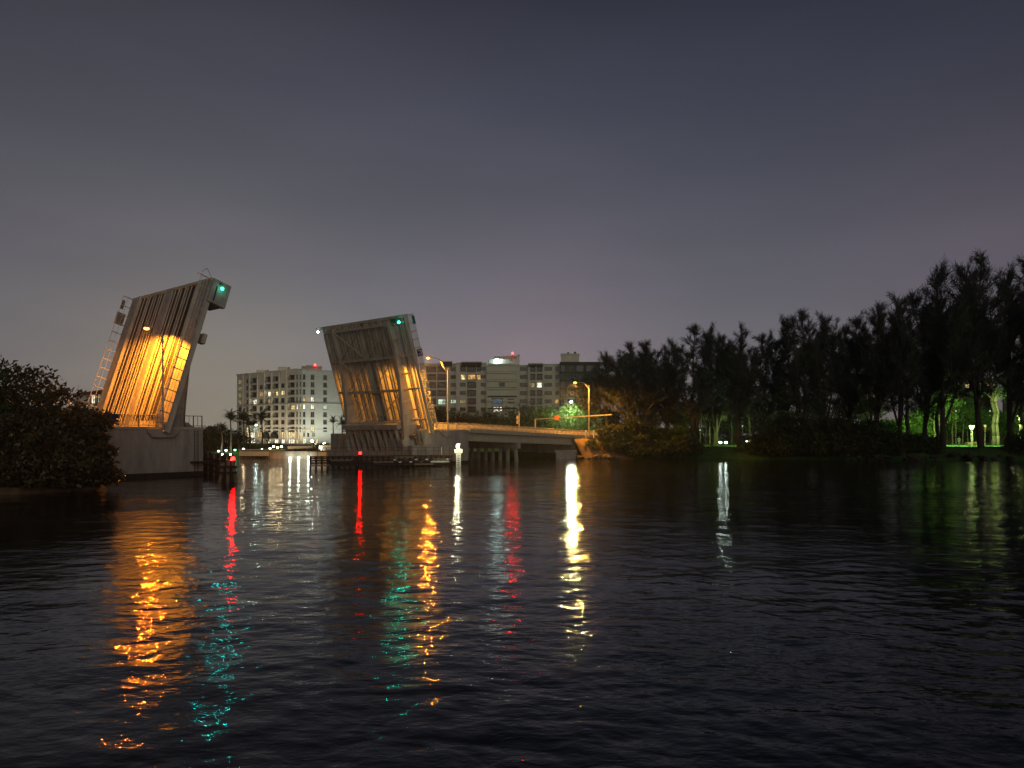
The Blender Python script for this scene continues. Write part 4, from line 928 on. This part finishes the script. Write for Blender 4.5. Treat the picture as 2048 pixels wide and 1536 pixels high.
for px, lb in ((1172, 'white marker post at the foot of the bank end street lamp'), (1188, 'white marker post right of the bank end street lamp')):
    T = thing('marker_post', lb, 'marker post', at(px, 149.5, 4.3), group='marker posts'); MB().tube(at(px, 149.5, 4.3), at(px, 149.5, 5.6), .14).build('post', M_white, T); MB().ball(at(px, 149.5, 5.7), .2).build('cap', M_white, T)
# overhead wires
for y0, y1, lb in ((757, 758, 'upper'), (769, 770, 'lower')):
    a, b = P(560, y0 - 22 + 0, 200), P(860, y1 - 14, 200); mb = MB()
    pts = [a.lerp(b, k / 12) - Vector((0, 0, 2.2 * 4 * (k / 12) * (1 - k / 12) * .4)) for k in range(13)]
    mb.path(pts, [.018] * 13, 4); o = mb.build('overhead_wire', M_raild); props(o, lb + ' thin wire strung across the front of the cream condominium', 'wire', 'overhead wires')

# ------------------------------------------------------------------ vegetation
def blades(cent, dirs, length, width, rng, jitter=.5, tri=False):
    n = len(cent); d = dirs + rng.normal(0, jitter, (n, 3)); d /= np.linalg.norm(d, axis=1)[:, None]
    a = rng.normal(0, 1, (n, 3)); s = np.cross(d, a); s /= np.linalg.norm(s, axis=1)[:, None] + 1e-9
    L = (length * rng.uniform(.6, 1.3, n))[:, None]; w = (width * rng.uniform(.6, 1.3, n))[:, None]
    p0 = cent - s * w * .5; p1 = cent + s * w * .5; p2 = cent + d * L + s * w * .15; p3 = cent + d * L - s * w * .15
    V = np.stack([p0, p1, p2, p3], 1).reshape(-1, 3); Fq = np.arange(4 * n).reshape(n, 4)
    return V, Fq
def casuarina(seed, H=20., sp=4.2, base=.28, nl=70):
    rng = np.random.default_rng(seed); mb = MB(); cents = []; dirs = []
    nlead = rng.integers(3, 6); leads = []
    lean = rng.normal(0, .05, 2)
    tr = [Vector((lean[0] * z, lean[1] * z, z)) for z in np.linspace(0, H * .45, 5)]
    mb.path(tr, [.42, .36, .31, .27, .22], 7)
    for l in range(nlead):
        az = 2 * math.pi * l / nlead + rng.uniform(-.5, .5); st = tr[rng.integers(1, 4)]; top = H * (1 if l == 0 else rng.uniform(.72, .96)); out = sp * (rng.uniform(.0, .12) if l == 0 else rng.uniform(.35, .95))
        pts = [st]
        for k in range(1, 7):
            u = k / 6; pts.append(Vector((st.x + math.cos(az) * out * u ** .7 + rng.normal(0, .12), st.y + math.sin(az) * out * u ** .7 + rng.normal(0, .12), st.z + (top - st.z) * u)))
        mb.path(pts, list(np.linspace(.2, .03, 7)), 5); leads.append(pts)
    for k in range(nl):
        pts = leads[rng.integers(0, nlead)]; u = rng.uniform(.12, .97) ** .9; i = min(5, int(u * 6)); p = pts[i].lerp(pts[i + 1], u * 6 - i)
        if p.z < H * base: continue
        az = rng.uniform(0, 2 * math.pi); ll = sp * .62 * (1.12 - .85 * u) * rng.uniform(.4, 1.4) + .5; el = rng.uniform(.15, 1.0) + u * .4
        d = Vector((math.cos(az) * math.cos(el), math.sin(az) * math.cos(el), math.sin(el))); q = p + d * ll; mid = p.lerp(q, .5) - Vector((0, 0, .06 * ll))
        mb.path([p, mid, q], [.05, .035, .015], 4)
        for j in range(int(5 + ll * 3)):
            v = rng.uniform(.2, 1.05); c = (p.lerp(mid, v * 2) if v < .5 else mid.lerp(q, v * 2 - 1))
            dd = (d + Vector(rng.normal(0, .55, 3))).normalized()
            for w in range(7):
                cc = c + Vector(rng.normal(0, .16, 3)); cents.append(tuple(cc)); dirs.append((dd.x, dd.y, dd.z + .15))
    for pts in leads:                                       # feathery leader tips
        for j in range(26):
            u = rng.uniform(.6, 1.0); i = min(5, int(u * 6)); c = pts[i].lerp(pts[i + 1], u * 6 - i)
            az = rng.uniform(0, 6.28); dd = Vector((math.cos(az) * .55, math.sin(az) * .55, .9))
            for w in range(6): cents.append(tuple(c + dd * rng.uniform(0, .5) + Vector(rng.normal(0, .1, 3)))); dirs.append(tuple(dd))
    V, Fq = blades(np.array(cents), np.array(dirs), .80, .07, rng, .33)
    return mb, V, Fq
def tree_proto(name, gen, bark, leafm):
    mb, V, Fq = gen
    T = thing(name, 'x', 'tree', (0, -500, -50))
    mb.build('trunk', bark, T, local=True); npmesh('crown', V, Fq, leafm, T); T['top'] = float(np.percentile(V[:, 2], 99.97))
    return T
def remove_tree(T):
    for c_ in list(T.children): bpy.data.objects.remove(c_)
    bpy.data.objects.remove(T)
CAS = [tree_proto('casuarina_tree', casuarina(s, 20, sp_, ba, nl), M_bark, M_needle) for s, sp_, ba, nl in ((1, 6.6, .13, 175), (2, 5.6, .10, 170), (3, 7.4, .15, 185), (4, 5.0, .09, 160), (5, 7.8, .17, 175))]
spots = [(1216, 700, 172, 'leftmost feathery pine, low and half over the tan condominium'), (1254, 684, 158, 'feathery pine with forked trunk behind the bushes at the road end'), (1292, 677, 153, 'feathery pine right of the forked one'), (1338, 688, 156, 'thin feathery pine left of the wide sky gap'),
         (1392, 646, 150, 'pointed feathery pine left above the dazzling car'), (1432, 668, 160, 'feathery pine directly above the dazzling car'), (1478, 645, 149, 'narrow spired feathery pine right of the dazzling car'), (1522, 662, 156, 'slender feathery pine with a thin spike'),
         (1560, 668, 165, 'shorter feathery pine in the middle of the row'), (1606, 612, 147, 'tall double spired feathery pine'), (1648, 622, 152, 'feathery pine right of the double spired one'), (1696, 648, 158, 'low feathery pine in the notch of the tree line'),
         (1750, 598, 144, 'broad dense feathery pine'), (1800, 582, 143, 'tallest spire of the broad dense group'), (1848, 604, 150, 'feathery pine left of the big wispy crown'), (1886, 520, 143, 'big wispy pine crown against the sky'),
         (1962, 498, 141, 'tallest wispy pine before the lit lawn'), (2020, 530, 146, 'dark pine right of the wispy crown'), (2062, 478, 140, 'pine cut by the right edge of the view'), (2130, 470, 140, 'outermost pine beyond the right edge'), (1730, 700, 175, 'shadowed pine behind the broad group'), (1880, 640, 170, 'shadowed pine behind the wispy crowns'), (1460, 720, 185, 'small pine far behind the dazzling car')]
for k, (px, py, Y, lb) in enumerate(spots):
    z0 = 2.3; h = zat(py, Y) - z0; ci = [4, 2, 0, 1, 3, 0, 1, 3, 1, 3, 0, 2, 2, 0, 1, 4, 2, 0, 4, 2, 0, 1, 3][k]; s_ = h / CAS[ci]['top']; wv = min(1.3, max(.8, 26 / h))
    big = px > 1880
    tr_ = dup(CAS[ci], at(px, Y, z0), k * 1.9, lb, (s_ * wv, s_ * wv, s_), 'feathery pines along the park bank'); tr_.rotation_euler = (0, R(random.uniform(-5, 5)), k * 1.9); del tr_['top']
for T in CAS: remove_tree(T)

def broad(seed, lobes, n, ll, lw, shell=.55, limbs=True, droop=0.):
    rng = np.random.default_rng(seed); mb = MB(); C_ = []; Dn = []
    tot = sum(l[3] * l[4] for l in lobes)
    for (x, y, z, rx, rz) in lobes:
        m = int(n * rx * rz / tot); d = rng.normal(0, 1, (m, 3)); d /= np.linalg.norm(d, axis=1)[:, None]
        rad = rng.uniform(shell, 1, m) ** .6 * (1 + .16 * np.sin(d[:, 0] * 5 + seed) + .16 * np.sin(d[:, 2] * 7 + d[:, 1] * 6))
        c_ = np.array([x, y, z]) + d * rad[:, None] * np.array([rx, rx, rz])
        # drop leaves in some cells to leave gaps
        g = np.sin(c_[:, 0] * 2.9 + seed) * np.sin(c_[:, 1] * 3.1) * np.sin(c_[:, 2] * 2.7 + 1) > -.30
        C_.append(c_[g]); Dn.append(d[g])
        if limbs:
            b = Vector((x * .15, y * .15, max(.2, z * .15))); e = Vector((x, y, z + rz * .3)); mb.path([Vector((0, 0, 0)), b, b.lerp(e, .5) + Vector((0, 0, .2)), e], [.22, .17, .1, .03], 5)
    c_ = np.concatenate(C_); d = np.concatenate(Dn); d[:, 2] -= droop
    V, Fq = blades(c_, d, ll, lw, rng, .7)
    return mb, V, Fq
def plant(name, cat, label, loc, gen, bark, leafm, group=None):
    mb, V, Fq = gen; T = thing(name, label, cat, loc, group=group)
    mb.build('trunk', bark, T, local=True); npmesh('crown', V, Fq, leafm, T); return T
# sea grape and mangrove mass on the left bank
SG = [(-10, 715, 66, 6.5, 'dark round topped tree at the upper left edge'), (52, 732, 68, 5.0, 'dark tree crown standing above the left bushes'), (120, 776, 66, 4.2, 'sea grape bush with an orange lit top beside the left leaf'), (162, 812, 64.5, 3.5, 'sea grape bush in front of the foot of the left leaf'),
      (30, 830, 62, 4.6, 'large sea grape bush at the left edge of the bank'), (105, 850, 62, 4.4, 'sea grape bush in the middle of the left bank'), (188, 858, 62.5, 2.1, 'orange tipped sea grape bush bulging over the left pier'), (60, 905, 60, 3.6, 'low sea grape bush by the water at the left edge'), (128, 905, 61, 2.8, 'low sea grape bush over the water beside the pier')]
for k, (px, py, Y, r_, lb) in enumerate(SG):
    H_ = zat(py, Y) - .4; rg = random.Random(40 + k)
    lob = [(rg.uniform(-.8, .75) * r_, rg.uniform(-.4, .3) * r_, H_ * rg.uniform(.25, .85), r_ * rg.uniform(.22, .42), r_ * rg.uniform(.2, .4)) for _ in range(11)]
    lob += [(rg.uniform(-.1, .1) * r_, 0, H_ - r_ * .36, r_ * .5, r_ * .36), (rg.uniform(-.5, .5) * r_, 0, H_ * .4, r_ * .6, H_ * .3), (rg.uniform(-.5, .5) * r_, -.2 * r_, H_ * .2, r_ * .75, H_ * .2)]
    plant('sea_grape_bush' if k > 1 else 'broadleaf_tree', 'bush' if k > 1 else 'tree', lb, at(px, Y, .4), broad(60 + k, lob, 7500 if k > 1 else 9000, .34, .26, .35), M_bark, M_leafs if k > 0 else M_leafd, 'bushes on the left bank')
# trees between road and tan condominium
HD = [(885, 818, 215, 6, M_leafd, 'dark low tree behind the railing nearest the right leaf'), (925, 822, 210, 6, M_leafd, 'low brownish tree below the orange lit balcony'), (965, 818, 205, 6.5, M_leafd, 'dark low tree left of the traffic signal pole'), (1008, 812, 200, 7.5, M_leafd, 'taller dark tree behind the traffic signal pole'),
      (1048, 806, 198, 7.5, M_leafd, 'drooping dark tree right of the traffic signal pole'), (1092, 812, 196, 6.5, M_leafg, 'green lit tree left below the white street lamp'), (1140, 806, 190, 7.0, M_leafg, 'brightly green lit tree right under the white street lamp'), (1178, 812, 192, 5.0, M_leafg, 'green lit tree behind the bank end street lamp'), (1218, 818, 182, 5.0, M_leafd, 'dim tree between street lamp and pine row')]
for k, (px, py, Y, r_, lm, lb) in enumerate(HD):
    H_ = zat(py, Y) - 1.3; rg = random.Random(80 + k)
    lob = [(rg.uniform(-.5, .5) * r_, rg.uniform(-.3, .3) * r_, H_ * rg.uniform(.45, .8), r_ * rg.uniform(.4, .6), H_ * .2) for _ in range(6)] + [(0, 0, H_ * .38, r_ * .95, H_ * .35), (0, 0, H_ * .8, r_ * .5, H_ * .2)]
    plant('broadleaf_tree', 'tree', lb, at(px, Y, 1.3), broad(90 + k, lob, 5200, .75, .22, .3, droop=.5), M_bark, lm, 'trees before the tan condominium')
# bushes and understorey on the right bank
BU = [(1226, 850, 150, 4.2, M_leafd), (1252, 838, 151, 4.6, M_leafd), (1290, 836, 152, 5.2, M_leafd), (1330, 838, 153, 5.0, M_leafg), (1300, 868, 147.5, 4.2, M_leafd), (1348, 868, 148, 3.6, M_leafd), (1362, 800, 175, 8, M_leafd), (1415, 800, 185, 8, M_leafd),
      (1470, 805, 185, 8, M_leafd), (1545, 815, 150, 5.5, M_leafd), (1590, 822, 148, 5.5, M_leafd), (1630, 826, 147, 5.5, M_leafd), (1672, 830, 146, 5.2, M_leafd), (1712, 838, 146, 4.6, M_leafd), (1568, 872, 146, 3.6, M_leafd), (1640, 874, 145, 3.6, M_leafd), (1700, 874, 144.5, 3.4, M_leafd),
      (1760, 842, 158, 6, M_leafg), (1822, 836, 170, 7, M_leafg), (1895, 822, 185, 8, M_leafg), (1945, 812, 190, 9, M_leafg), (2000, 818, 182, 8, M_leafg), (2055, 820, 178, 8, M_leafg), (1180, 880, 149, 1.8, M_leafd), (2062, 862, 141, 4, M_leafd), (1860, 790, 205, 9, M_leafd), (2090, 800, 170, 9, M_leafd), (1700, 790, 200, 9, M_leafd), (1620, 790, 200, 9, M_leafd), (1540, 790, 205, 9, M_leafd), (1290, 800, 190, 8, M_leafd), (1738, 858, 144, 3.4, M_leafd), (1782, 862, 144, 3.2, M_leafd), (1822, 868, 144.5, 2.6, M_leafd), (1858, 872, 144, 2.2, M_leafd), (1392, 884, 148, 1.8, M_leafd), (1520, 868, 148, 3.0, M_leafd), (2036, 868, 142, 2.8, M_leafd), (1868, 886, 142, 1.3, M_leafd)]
BL = ['round bush at the left end of the bushes by the road', 'bush below the forked pine', 'tall bush in the middle of the road end thicket', 'yellow green topped bush at the right end of the thicket', 'low bush hanging over the water below the thicket', 'small bush left of the reddish lit car',
      'dark tree behind the reddish lit car', 'dark tree behind the dazzling car', 'dark tree right behind the dazzling car', 'dark bush mass below the slender spiked pine', 'dark bush mass below the row middle', 'dark bush mass below the double spired pine', 'dark bush right of the double spired pine', 'dark bush left of the first green lit gap',
      'low dark bush by the water below the row middle', 'low dark bush by the water further right', 'low dark bush at the left end of the boulders', 'dim green tree at the first gap between trunks', 'green lit tree behind the thin park trunks', 'green lit tree left behind the lone figure', 'bright green tree above the picnic table', 'bright green tree behind the pale trunk', 'green lit tree at the right edge of the park',
      'small shrub growing on the orange earth slope', 'black shrub at the right end of the bank', 'dark tree under the warm lit windows', 'dark tree at the far right edge', 'dark tree filling the gap behind the bushes', 'dark tree behind the double spired pine', 'dark tree behind the slender pines', 'dark tree in the wide sky gap', 'dark bush on the bank below the notch in the tree line', 'dark bush on the bank below the broad dense pine', 'dark bush on the bank below the tallest dense spire', 'small dark bush on the bank left of the lit lawn', 'small dark bush below the reddish lit car', 'dark bush on the bank right of the dazzling car', 'dark bush closing the right end of the lit lawn', 'tiny dark bush left of the standing figure']
for k, ((px, py, Y, r_, lm), lb) in enumerate(zip(BU, BL)):
    gz_ = 2.4 if Y > 149 else (1.4 if px != 1180 else 2.2); H_ = zat(py, Y) - gz_; rg = random.Random(120 + k)
    big = Y > 157
    if big: lob = [(rg.uniform(-.6, .6) * r_, rg.uniform(-.3, .3) * r_, H_ * rg.uniform(.45, .85), r_ * rg.uniform(.35, .6), H_ * .17) for _ in range(7)] + [(0, 0, H_ * .7, r_ * .6, H_ * .3)]
    else: lob = [(rg.uniform(-.6, .6) * r_, rg.uniform(-.4, .1) * r_, H_ * rg.uniform(.25, .8), r_ * rg.uniform(.35, .55), H_ * .22) for _ in range(6)] + [(0, -.2 * r_, H_ * .15, r_ * 1.0, H_ * .35)]
    plant('broadleaf_tree' if big else 'bank_bush', 'tree' if big else 'bush', lb, at(px, Y, gz_), broad(140 + k, lob, 4200 if r_ > 2 else 900, .62, .26, .25, droop=.2), M_bark, lm, 'park trees' if big else 'bushes on the right bank')
# far hedge row closing the view under the crowns
for k in range(16):
    px = 1372 + k * 46; Y = 212 + (k % 3) * 5; r_ = 4.6; H_ = zat(846 - (k * 7) % 11, Y) - 2.6; rg = random.Random(400 + k)
    lob = [(rg.uniform(-.7, .7) * r_, rg.uniform(-.3, .3), H_ * rg.uniform(.3, .75), r_ * .5, H_ * .26) for _ in range(5)] + [(0, 0, H_ * .3, r_, H_ * .36)]
    plant('park_hedge', 'hedge', 'dark shrub, part of the low dark row closing the park behind the trunks', at(px, Y, 2.6), broad(420 + k, lob, 2600, .6, .3, .25), M_bark, M_leafd, 'dark shrub row behind the park')
# slim trunks in the park
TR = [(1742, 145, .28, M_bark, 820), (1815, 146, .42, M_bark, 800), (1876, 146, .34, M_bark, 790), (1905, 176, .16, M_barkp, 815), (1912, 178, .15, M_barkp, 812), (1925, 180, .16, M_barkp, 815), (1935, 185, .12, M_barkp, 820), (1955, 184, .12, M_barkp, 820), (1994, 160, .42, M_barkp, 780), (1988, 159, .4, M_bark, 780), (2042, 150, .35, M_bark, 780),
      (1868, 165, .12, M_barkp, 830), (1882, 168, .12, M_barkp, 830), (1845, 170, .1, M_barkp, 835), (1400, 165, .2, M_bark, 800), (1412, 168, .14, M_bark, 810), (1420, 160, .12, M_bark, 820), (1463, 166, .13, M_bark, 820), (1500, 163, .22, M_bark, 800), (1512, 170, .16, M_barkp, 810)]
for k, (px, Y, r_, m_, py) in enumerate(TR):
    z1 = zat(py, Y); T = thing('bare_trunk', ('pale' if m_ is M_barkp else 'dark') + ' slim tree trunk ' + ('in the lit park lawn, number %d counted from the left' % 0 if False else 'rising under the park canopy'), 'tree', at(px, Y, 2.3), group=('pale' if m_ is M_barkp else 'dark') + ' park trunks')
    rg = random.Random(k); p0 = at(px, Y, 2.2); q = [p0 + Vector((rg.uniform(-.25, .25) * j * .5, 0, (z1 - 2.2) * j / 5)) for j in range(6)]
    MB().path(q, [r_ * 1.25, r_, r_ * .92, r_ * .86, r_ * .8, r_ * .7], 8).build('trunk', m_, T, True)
    mb = MB(); cs = []
    for j in range(6):
        a = q[rg.randint(3, 5)]; e = a + Vector((rg.uniform(-3, 3), rg.uniform(-2, 2), rg.uniform(1, 4))); mb.path([a, a.lerp(e, .5) + Vector((0, 0, .3)), e], [r_ * .35, r_ * .25, .04], 4)
        cs += [tuple(e + Vector((rg.gauss(0, .9), rg.gauss(0, .9), rg.gauss(0, .6)))) for _ in range(90)]
    mb.build('limb', m_, T)
    V, Fq = blades(np.array(cs) - np.array(T.location), np.tile([0, 0, -.3], (len(cs), 1)), .55, .22, np.random.default_rng(k), .8); npmesh('crown', V, Fq, M_leafg if px > 1840 else M_leafd, T)
# palms
def frond_mesh(L=3.0, seed=0):
    rng = random.Random(seed); mb = MB(); n = 13
    pts = [Vector((L * (k / n), 0, 1.0 * math.sin(k / n * 1.9) * L * .22 - (k / n) ** 2.4 * L * .50)) for k in range(n + 1)]
    mb.path(pts, [.05 - .003 * k for k in range(n + 1)], 4)
    for k in range(1, n + 1):
        for s_ in (-1, 1):
            for h_ in (0, .5):
                p = pts[k - 1].lerp(pts[k], h_); l = L * .30 * math.sin(min(1, (k + h_) / n * 1.1 + .12) * math.pi * .93) + .15
                d = Vector((.45, s_ * .9, -.55 + rng.uniform(-.15, .15))).normalized(); mb.quad(p + Vector((-.05, 0, 0)), p + Vector((.06, 0, 0)), p + d * l)
    me = bpy.data.meshes.new('frond'); me.from_pydata([tuple(v) for v in mb.v], [], mb.f); me.materials.append(M_palm); return me
FM = [frond_mesh(3.0, k) for k in range(3)]
def palm(label, px, py, Y, g, fl_=3.0, nf=14, fan=False, lean=0., tm=M_barkp):
    b = at(px, Y, g); top = at(px + lean, Y, zat(py, Y)); T = thing('palm_tree', label, 'palm', b, group='palms on the far shore')
    mid = b.lerp(top, .5) + Vector((.12, 0, 0)); MB().path([b, b.lerp(top, .12), mid, top], [.26, .2, .16, .13], 7).build('trunk', tm, T)
    MB().tube(top - Vector((0, 0, .2)), top + Vector((0, 0, .7)), .16, .08, 6).build('crownshaft', M_palm, T)
    rg = random.Random(px)
    for k in range(nf):
        o = bpy.data.objects.new('frond', FM[k % 3]); COL.objects.link(o); o.parent = T; o.location = top - b + Vector((0, 0, .4))
        o.rotation_euler = (0, -R(rg.choice((70, 45, 25, 5, -20)) + rg.uniform(-8, 8)), 2 * math.pi * k / nf * 2.4 + rg.uniform(-.2, .2)); s_ = fl_ / 3 * rg.uniform(.85, 1.1); o.scale = (s_,) * 3
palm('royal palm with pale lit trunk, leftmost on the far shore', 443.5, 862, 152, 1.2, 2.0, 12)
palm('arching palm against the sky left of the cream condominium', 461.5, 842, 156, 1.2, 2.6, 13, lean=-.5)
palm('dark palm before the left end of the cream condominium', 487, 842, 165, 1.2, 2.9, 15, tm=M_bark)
palm('short palm crossing the lower left windows of the condominium', 500, 852, 170, 1.2, 2.6, 13, lean=-2, tm=M_bark)
palm('palm with curved trunk before the left awning', 524, 842, 172, 1.2, 2.9, 15, lean=-.5, tm=M_bark)
palm('slim palm right of the two awnings before the right wing', 666, 847, 190, 1.2, 2.0, 14, tm=M_bark)
palm('bushy palm touching the girder of the right leaf', 684, 850, 192, 1.2, 2.3, 15, tm=M_bark)
palm('tiny palm in the planting by the garden fence', 628, 893, 172, 1.2, 1.3, 10, tm=M_bark)
palm('low palm beside the green garden lamp', 478, 893, 160, 1.2, 1.6, 10, tm=M_bark)
palm('small palm at the left end of the terrace steps', 535, 886, 176, 1.2, 1.6, 11, tm=M_bark)
FS = [(415, 848, 170, 5.5, M_leafd, 'dark tree just right of the left pier railing'), (432, 846, 175, 5.0, M_leafd, 'dark tree behind the leftmost royal palm'), (468, 858, 185, 5.5, M_leafd, 'dark tree left of the condominium behind the palms'), (395, 856, 165, 5, M_leafd, 'dark tree hidden half behind the left pier'), (505, 890, 180, 3, M_leafg, 'green hedge before the ground floor left of the awnings'),
      (660, 888, 185, 4.0, M_leafg, 'green hedge right of the brightest floodlight'), (645, 898, 178, 2.2, M_leafg, 'small hedge behind the garden fence'), (590, 901, 160, 3.0, M_leafd, 'dark planting above the low seawall lights'), (608, 900, 160, 3.0, M_leafd, 'dark planting left of the tiny palm'), (545, 888, 190, 2.5, M_leafd, 'dark shrub between the awnings')]
for k, (px, py, Y, r_, lm, lb) in enumerate(FS):
    H_ = zat(py, Y) - 1.2; rg = random.Random(220 + k)
    lob = [(rg.uniform(-.6, .6) * r_, rg.uniform(-.3, .3) * r_, H_ * rg.uniform(.4, .8), r_ * rg.uniform(.35, .55), H_ * .2) for _ in range(6)] + [(0, 0, H_ * .35, r_ * .9, H_ * .35)]
    plant('broadleaf_tree' if H_ > 5 else 'garden_hedge', 'tree' if H_ > 5 else 'hedge', lb, at(px, Y, 1.2), broad(240 + k, lob, 4200 if H_ > 5 else 2200, .5, .25, .3), M_bark, lm, 'planting on the far shore')

# ------------------------------------------------------------------ park furniture, lamps, person
for px, py, Y, p, lb in ((1912, 822, 153, 17000, 'hidden in the crowns above the lawn'), (1980, 822, 151, 12000, 'hidden in the crowns beside the pale trunk'), (2035, 832, 150, 9000, 'at the right edge of the lawn'), (1850, 842, 154, 5000, 'behind the thin park trunks'), (1485, 852, 156, 4000, 'right of the dazzling car'), (1400, 860, 158, 1800, 'left of the dazzling car')):
    T = thing('park_lamp', 'park lamp post ' + lb, 'park lamp', at(px, Y, 2.5), group='park lamp posts')
    MB().tube(at(px, Y, 2.5), at(px, Y, zat(py, Y) - .25), .06, .05).build('post', M_raild, T)
    MB().box((at(px, Y, 0).x - .3, at(px, Y, 0).x + .3), (Y - .25, Y + .25), (zat(py, Y) + .1, zat(py, Y) + .2)).build('lamp_hood', M_raild, T)
    MB().ball(at(px, Y, zat(py, Y)), .12).build('bulb', em('park_bulb', (.6, 1, .4), 1.2), T, True)
    light('SPOT', at(px, Y + .1, zat(py, Y) - .3), p * .85, (.66, 1, .26), .25, T, aim=(0, .95, -.62), size=164, blend=.4)
sb = thing('park_sign', 'bright white tapering board on two posts above the picnic table', 'sign', at(1944, 158, 2.5))
x = at(1944, 158, 0).x; MB().prism([(x - .75, zat(851, 158)), (x + .55, zat(851, 158)), (x + .25, zat(858.5, 158)), (x - .45, zat(858.5, 158))], 157.9, 158, fr=ID).build('board', M_canvas, sb)
for dx in (-.15, .15): MB().tube((x + dx, 158.05, 2.5), (x + dx, 158.05, zat(852, 158)), .05).build('post', M_pole, sb)
sb = thing('park_sign', 'small round pale sign on a post right of the tapering board', 'sign', at(1970, 165, 2.5))
MB().tube(at(1970, 165, zat(852, 165)) , at(1970, 165, zat(852, 165)) + Vector((0, -.06, 0)), .3, n=12).build('board', M_canvas, sb); MB().tube(at(1970, 165.05, 2.5), at(1970, 165.05, zat(850, 165)), .05).build('post', M_pole, sb); MB().box((at(1970, 165, 0).x - .2, at(1970, 165, 0).x + .2), (164.9, 164.96), (zat(858.5, 165), zat(855.5, 165))).build('plate', M_orange, sb)
pt = thing('picnic_table', 'dark picnic table on the lit lawn beside the standing figure', 'picnic table', at(1943, 155, 2.52)); g = at(1943, 155, 2.52)
Q = lambda x, y, z: g + Vector((x, y, z))
for k in range(4): MB().box((-1.0, 1.0), (-.4 + k * .2, -.22 + k * .2), (.74, .79), Q).build('plank', M_timberl, pt)
for y in (-.8, .62): MB().box((-1.0, 1.0), (y, y + .22), (.43, .48), Q).build('seat', M_timberl, pt)
for x in (-.75, .75):
    for s_ in (-1, 1): MB().tube(Q(x, s_ * .62, 0), Q(x, s_ * .2, .74), .06, n=4).build('leg', M_timberl, pt)
    MB().box((x - .05, x + .05), (-.75, .75), (.36, .43), Q).build('cross_bar', M_timberl, pt)
# standing person: one skinned surface
def person(loc):
    T = thing('person', 'person in dark clothes standing at the edge of the lit lawn, arms at the sides', 'person', loc)
    vs = [(0, 0, .95), (0, 0, 1.12), (0, 0, 1.32), (0, 0, 1.45), (0, 0, 1.53), (0, 0, 1.66), (0, -.01, 1.76),
          (.17, 0, 1.43), (.24, .01, 1.15), (.25, -.05, .93), (.25, -.08, .84), (-.17, 0, 1.43), (-.25, .01, 1.15), (-.26, -.04, .93), (-.26, -.07, .84),
          (.10, 0, .90), (.12, -.01, .50), (.13, .02, .09), (.14, -.14, .04), (-.10, 0, .90), (-.13, -.01, .50), (-.15, .02, .09), (-.16, -.14, .04)]
    es = [(0, 1), (1, 2), (2, 3), (3, 4), (4, 5), (5, 6), (3, 7), (7, 8), (8, 9), (9, 10), (3, 11), (11, 12), (12, 13), (13, 14), (0, 15), (15, 16), (16, 17), (17, 18), (0, 19), (19, 20), (20, 21), (21, 22)]
    rd = [.15, .135, .16, .10, .055, .10, .075, .07, .05, .04, .035, .07, .05, .04, .035, .10, .07, .045, .04, .10, .07, .045, .04]
    me = bpy.data.meshes.new('body'); me.from_pydata(vs, es, []); me.materials.append(M_cloth)
    o = bpy.data.objects.new('body', me); COL.objects.link(o); o.parent = T
    md = o.modifiers.new('skin', 'SKIN'); o.modifiers.new('sub', 'SUBSURF').levels = 1; o.modifiers['sub'].render_levels = 2
    for i, r_ in enumerate(rd): me.skin_vertices[0].data[i].radius = (r_, r_ * (.72 if i in (0, 1, 2, 3) else 1)); me.skin_vertices[0].data[i].use_root = (i == 0)
    MB().ball(Vector((0, .015, 1.72)), .105, 8, 6, (.95, 1.05, .95)).build('hair', M_black, T, True, local=True)
    T.rotation_euler = (0, 0, R(160)); T.scale = (1.12,) * 3
person(at(1918, 156, 2.5))
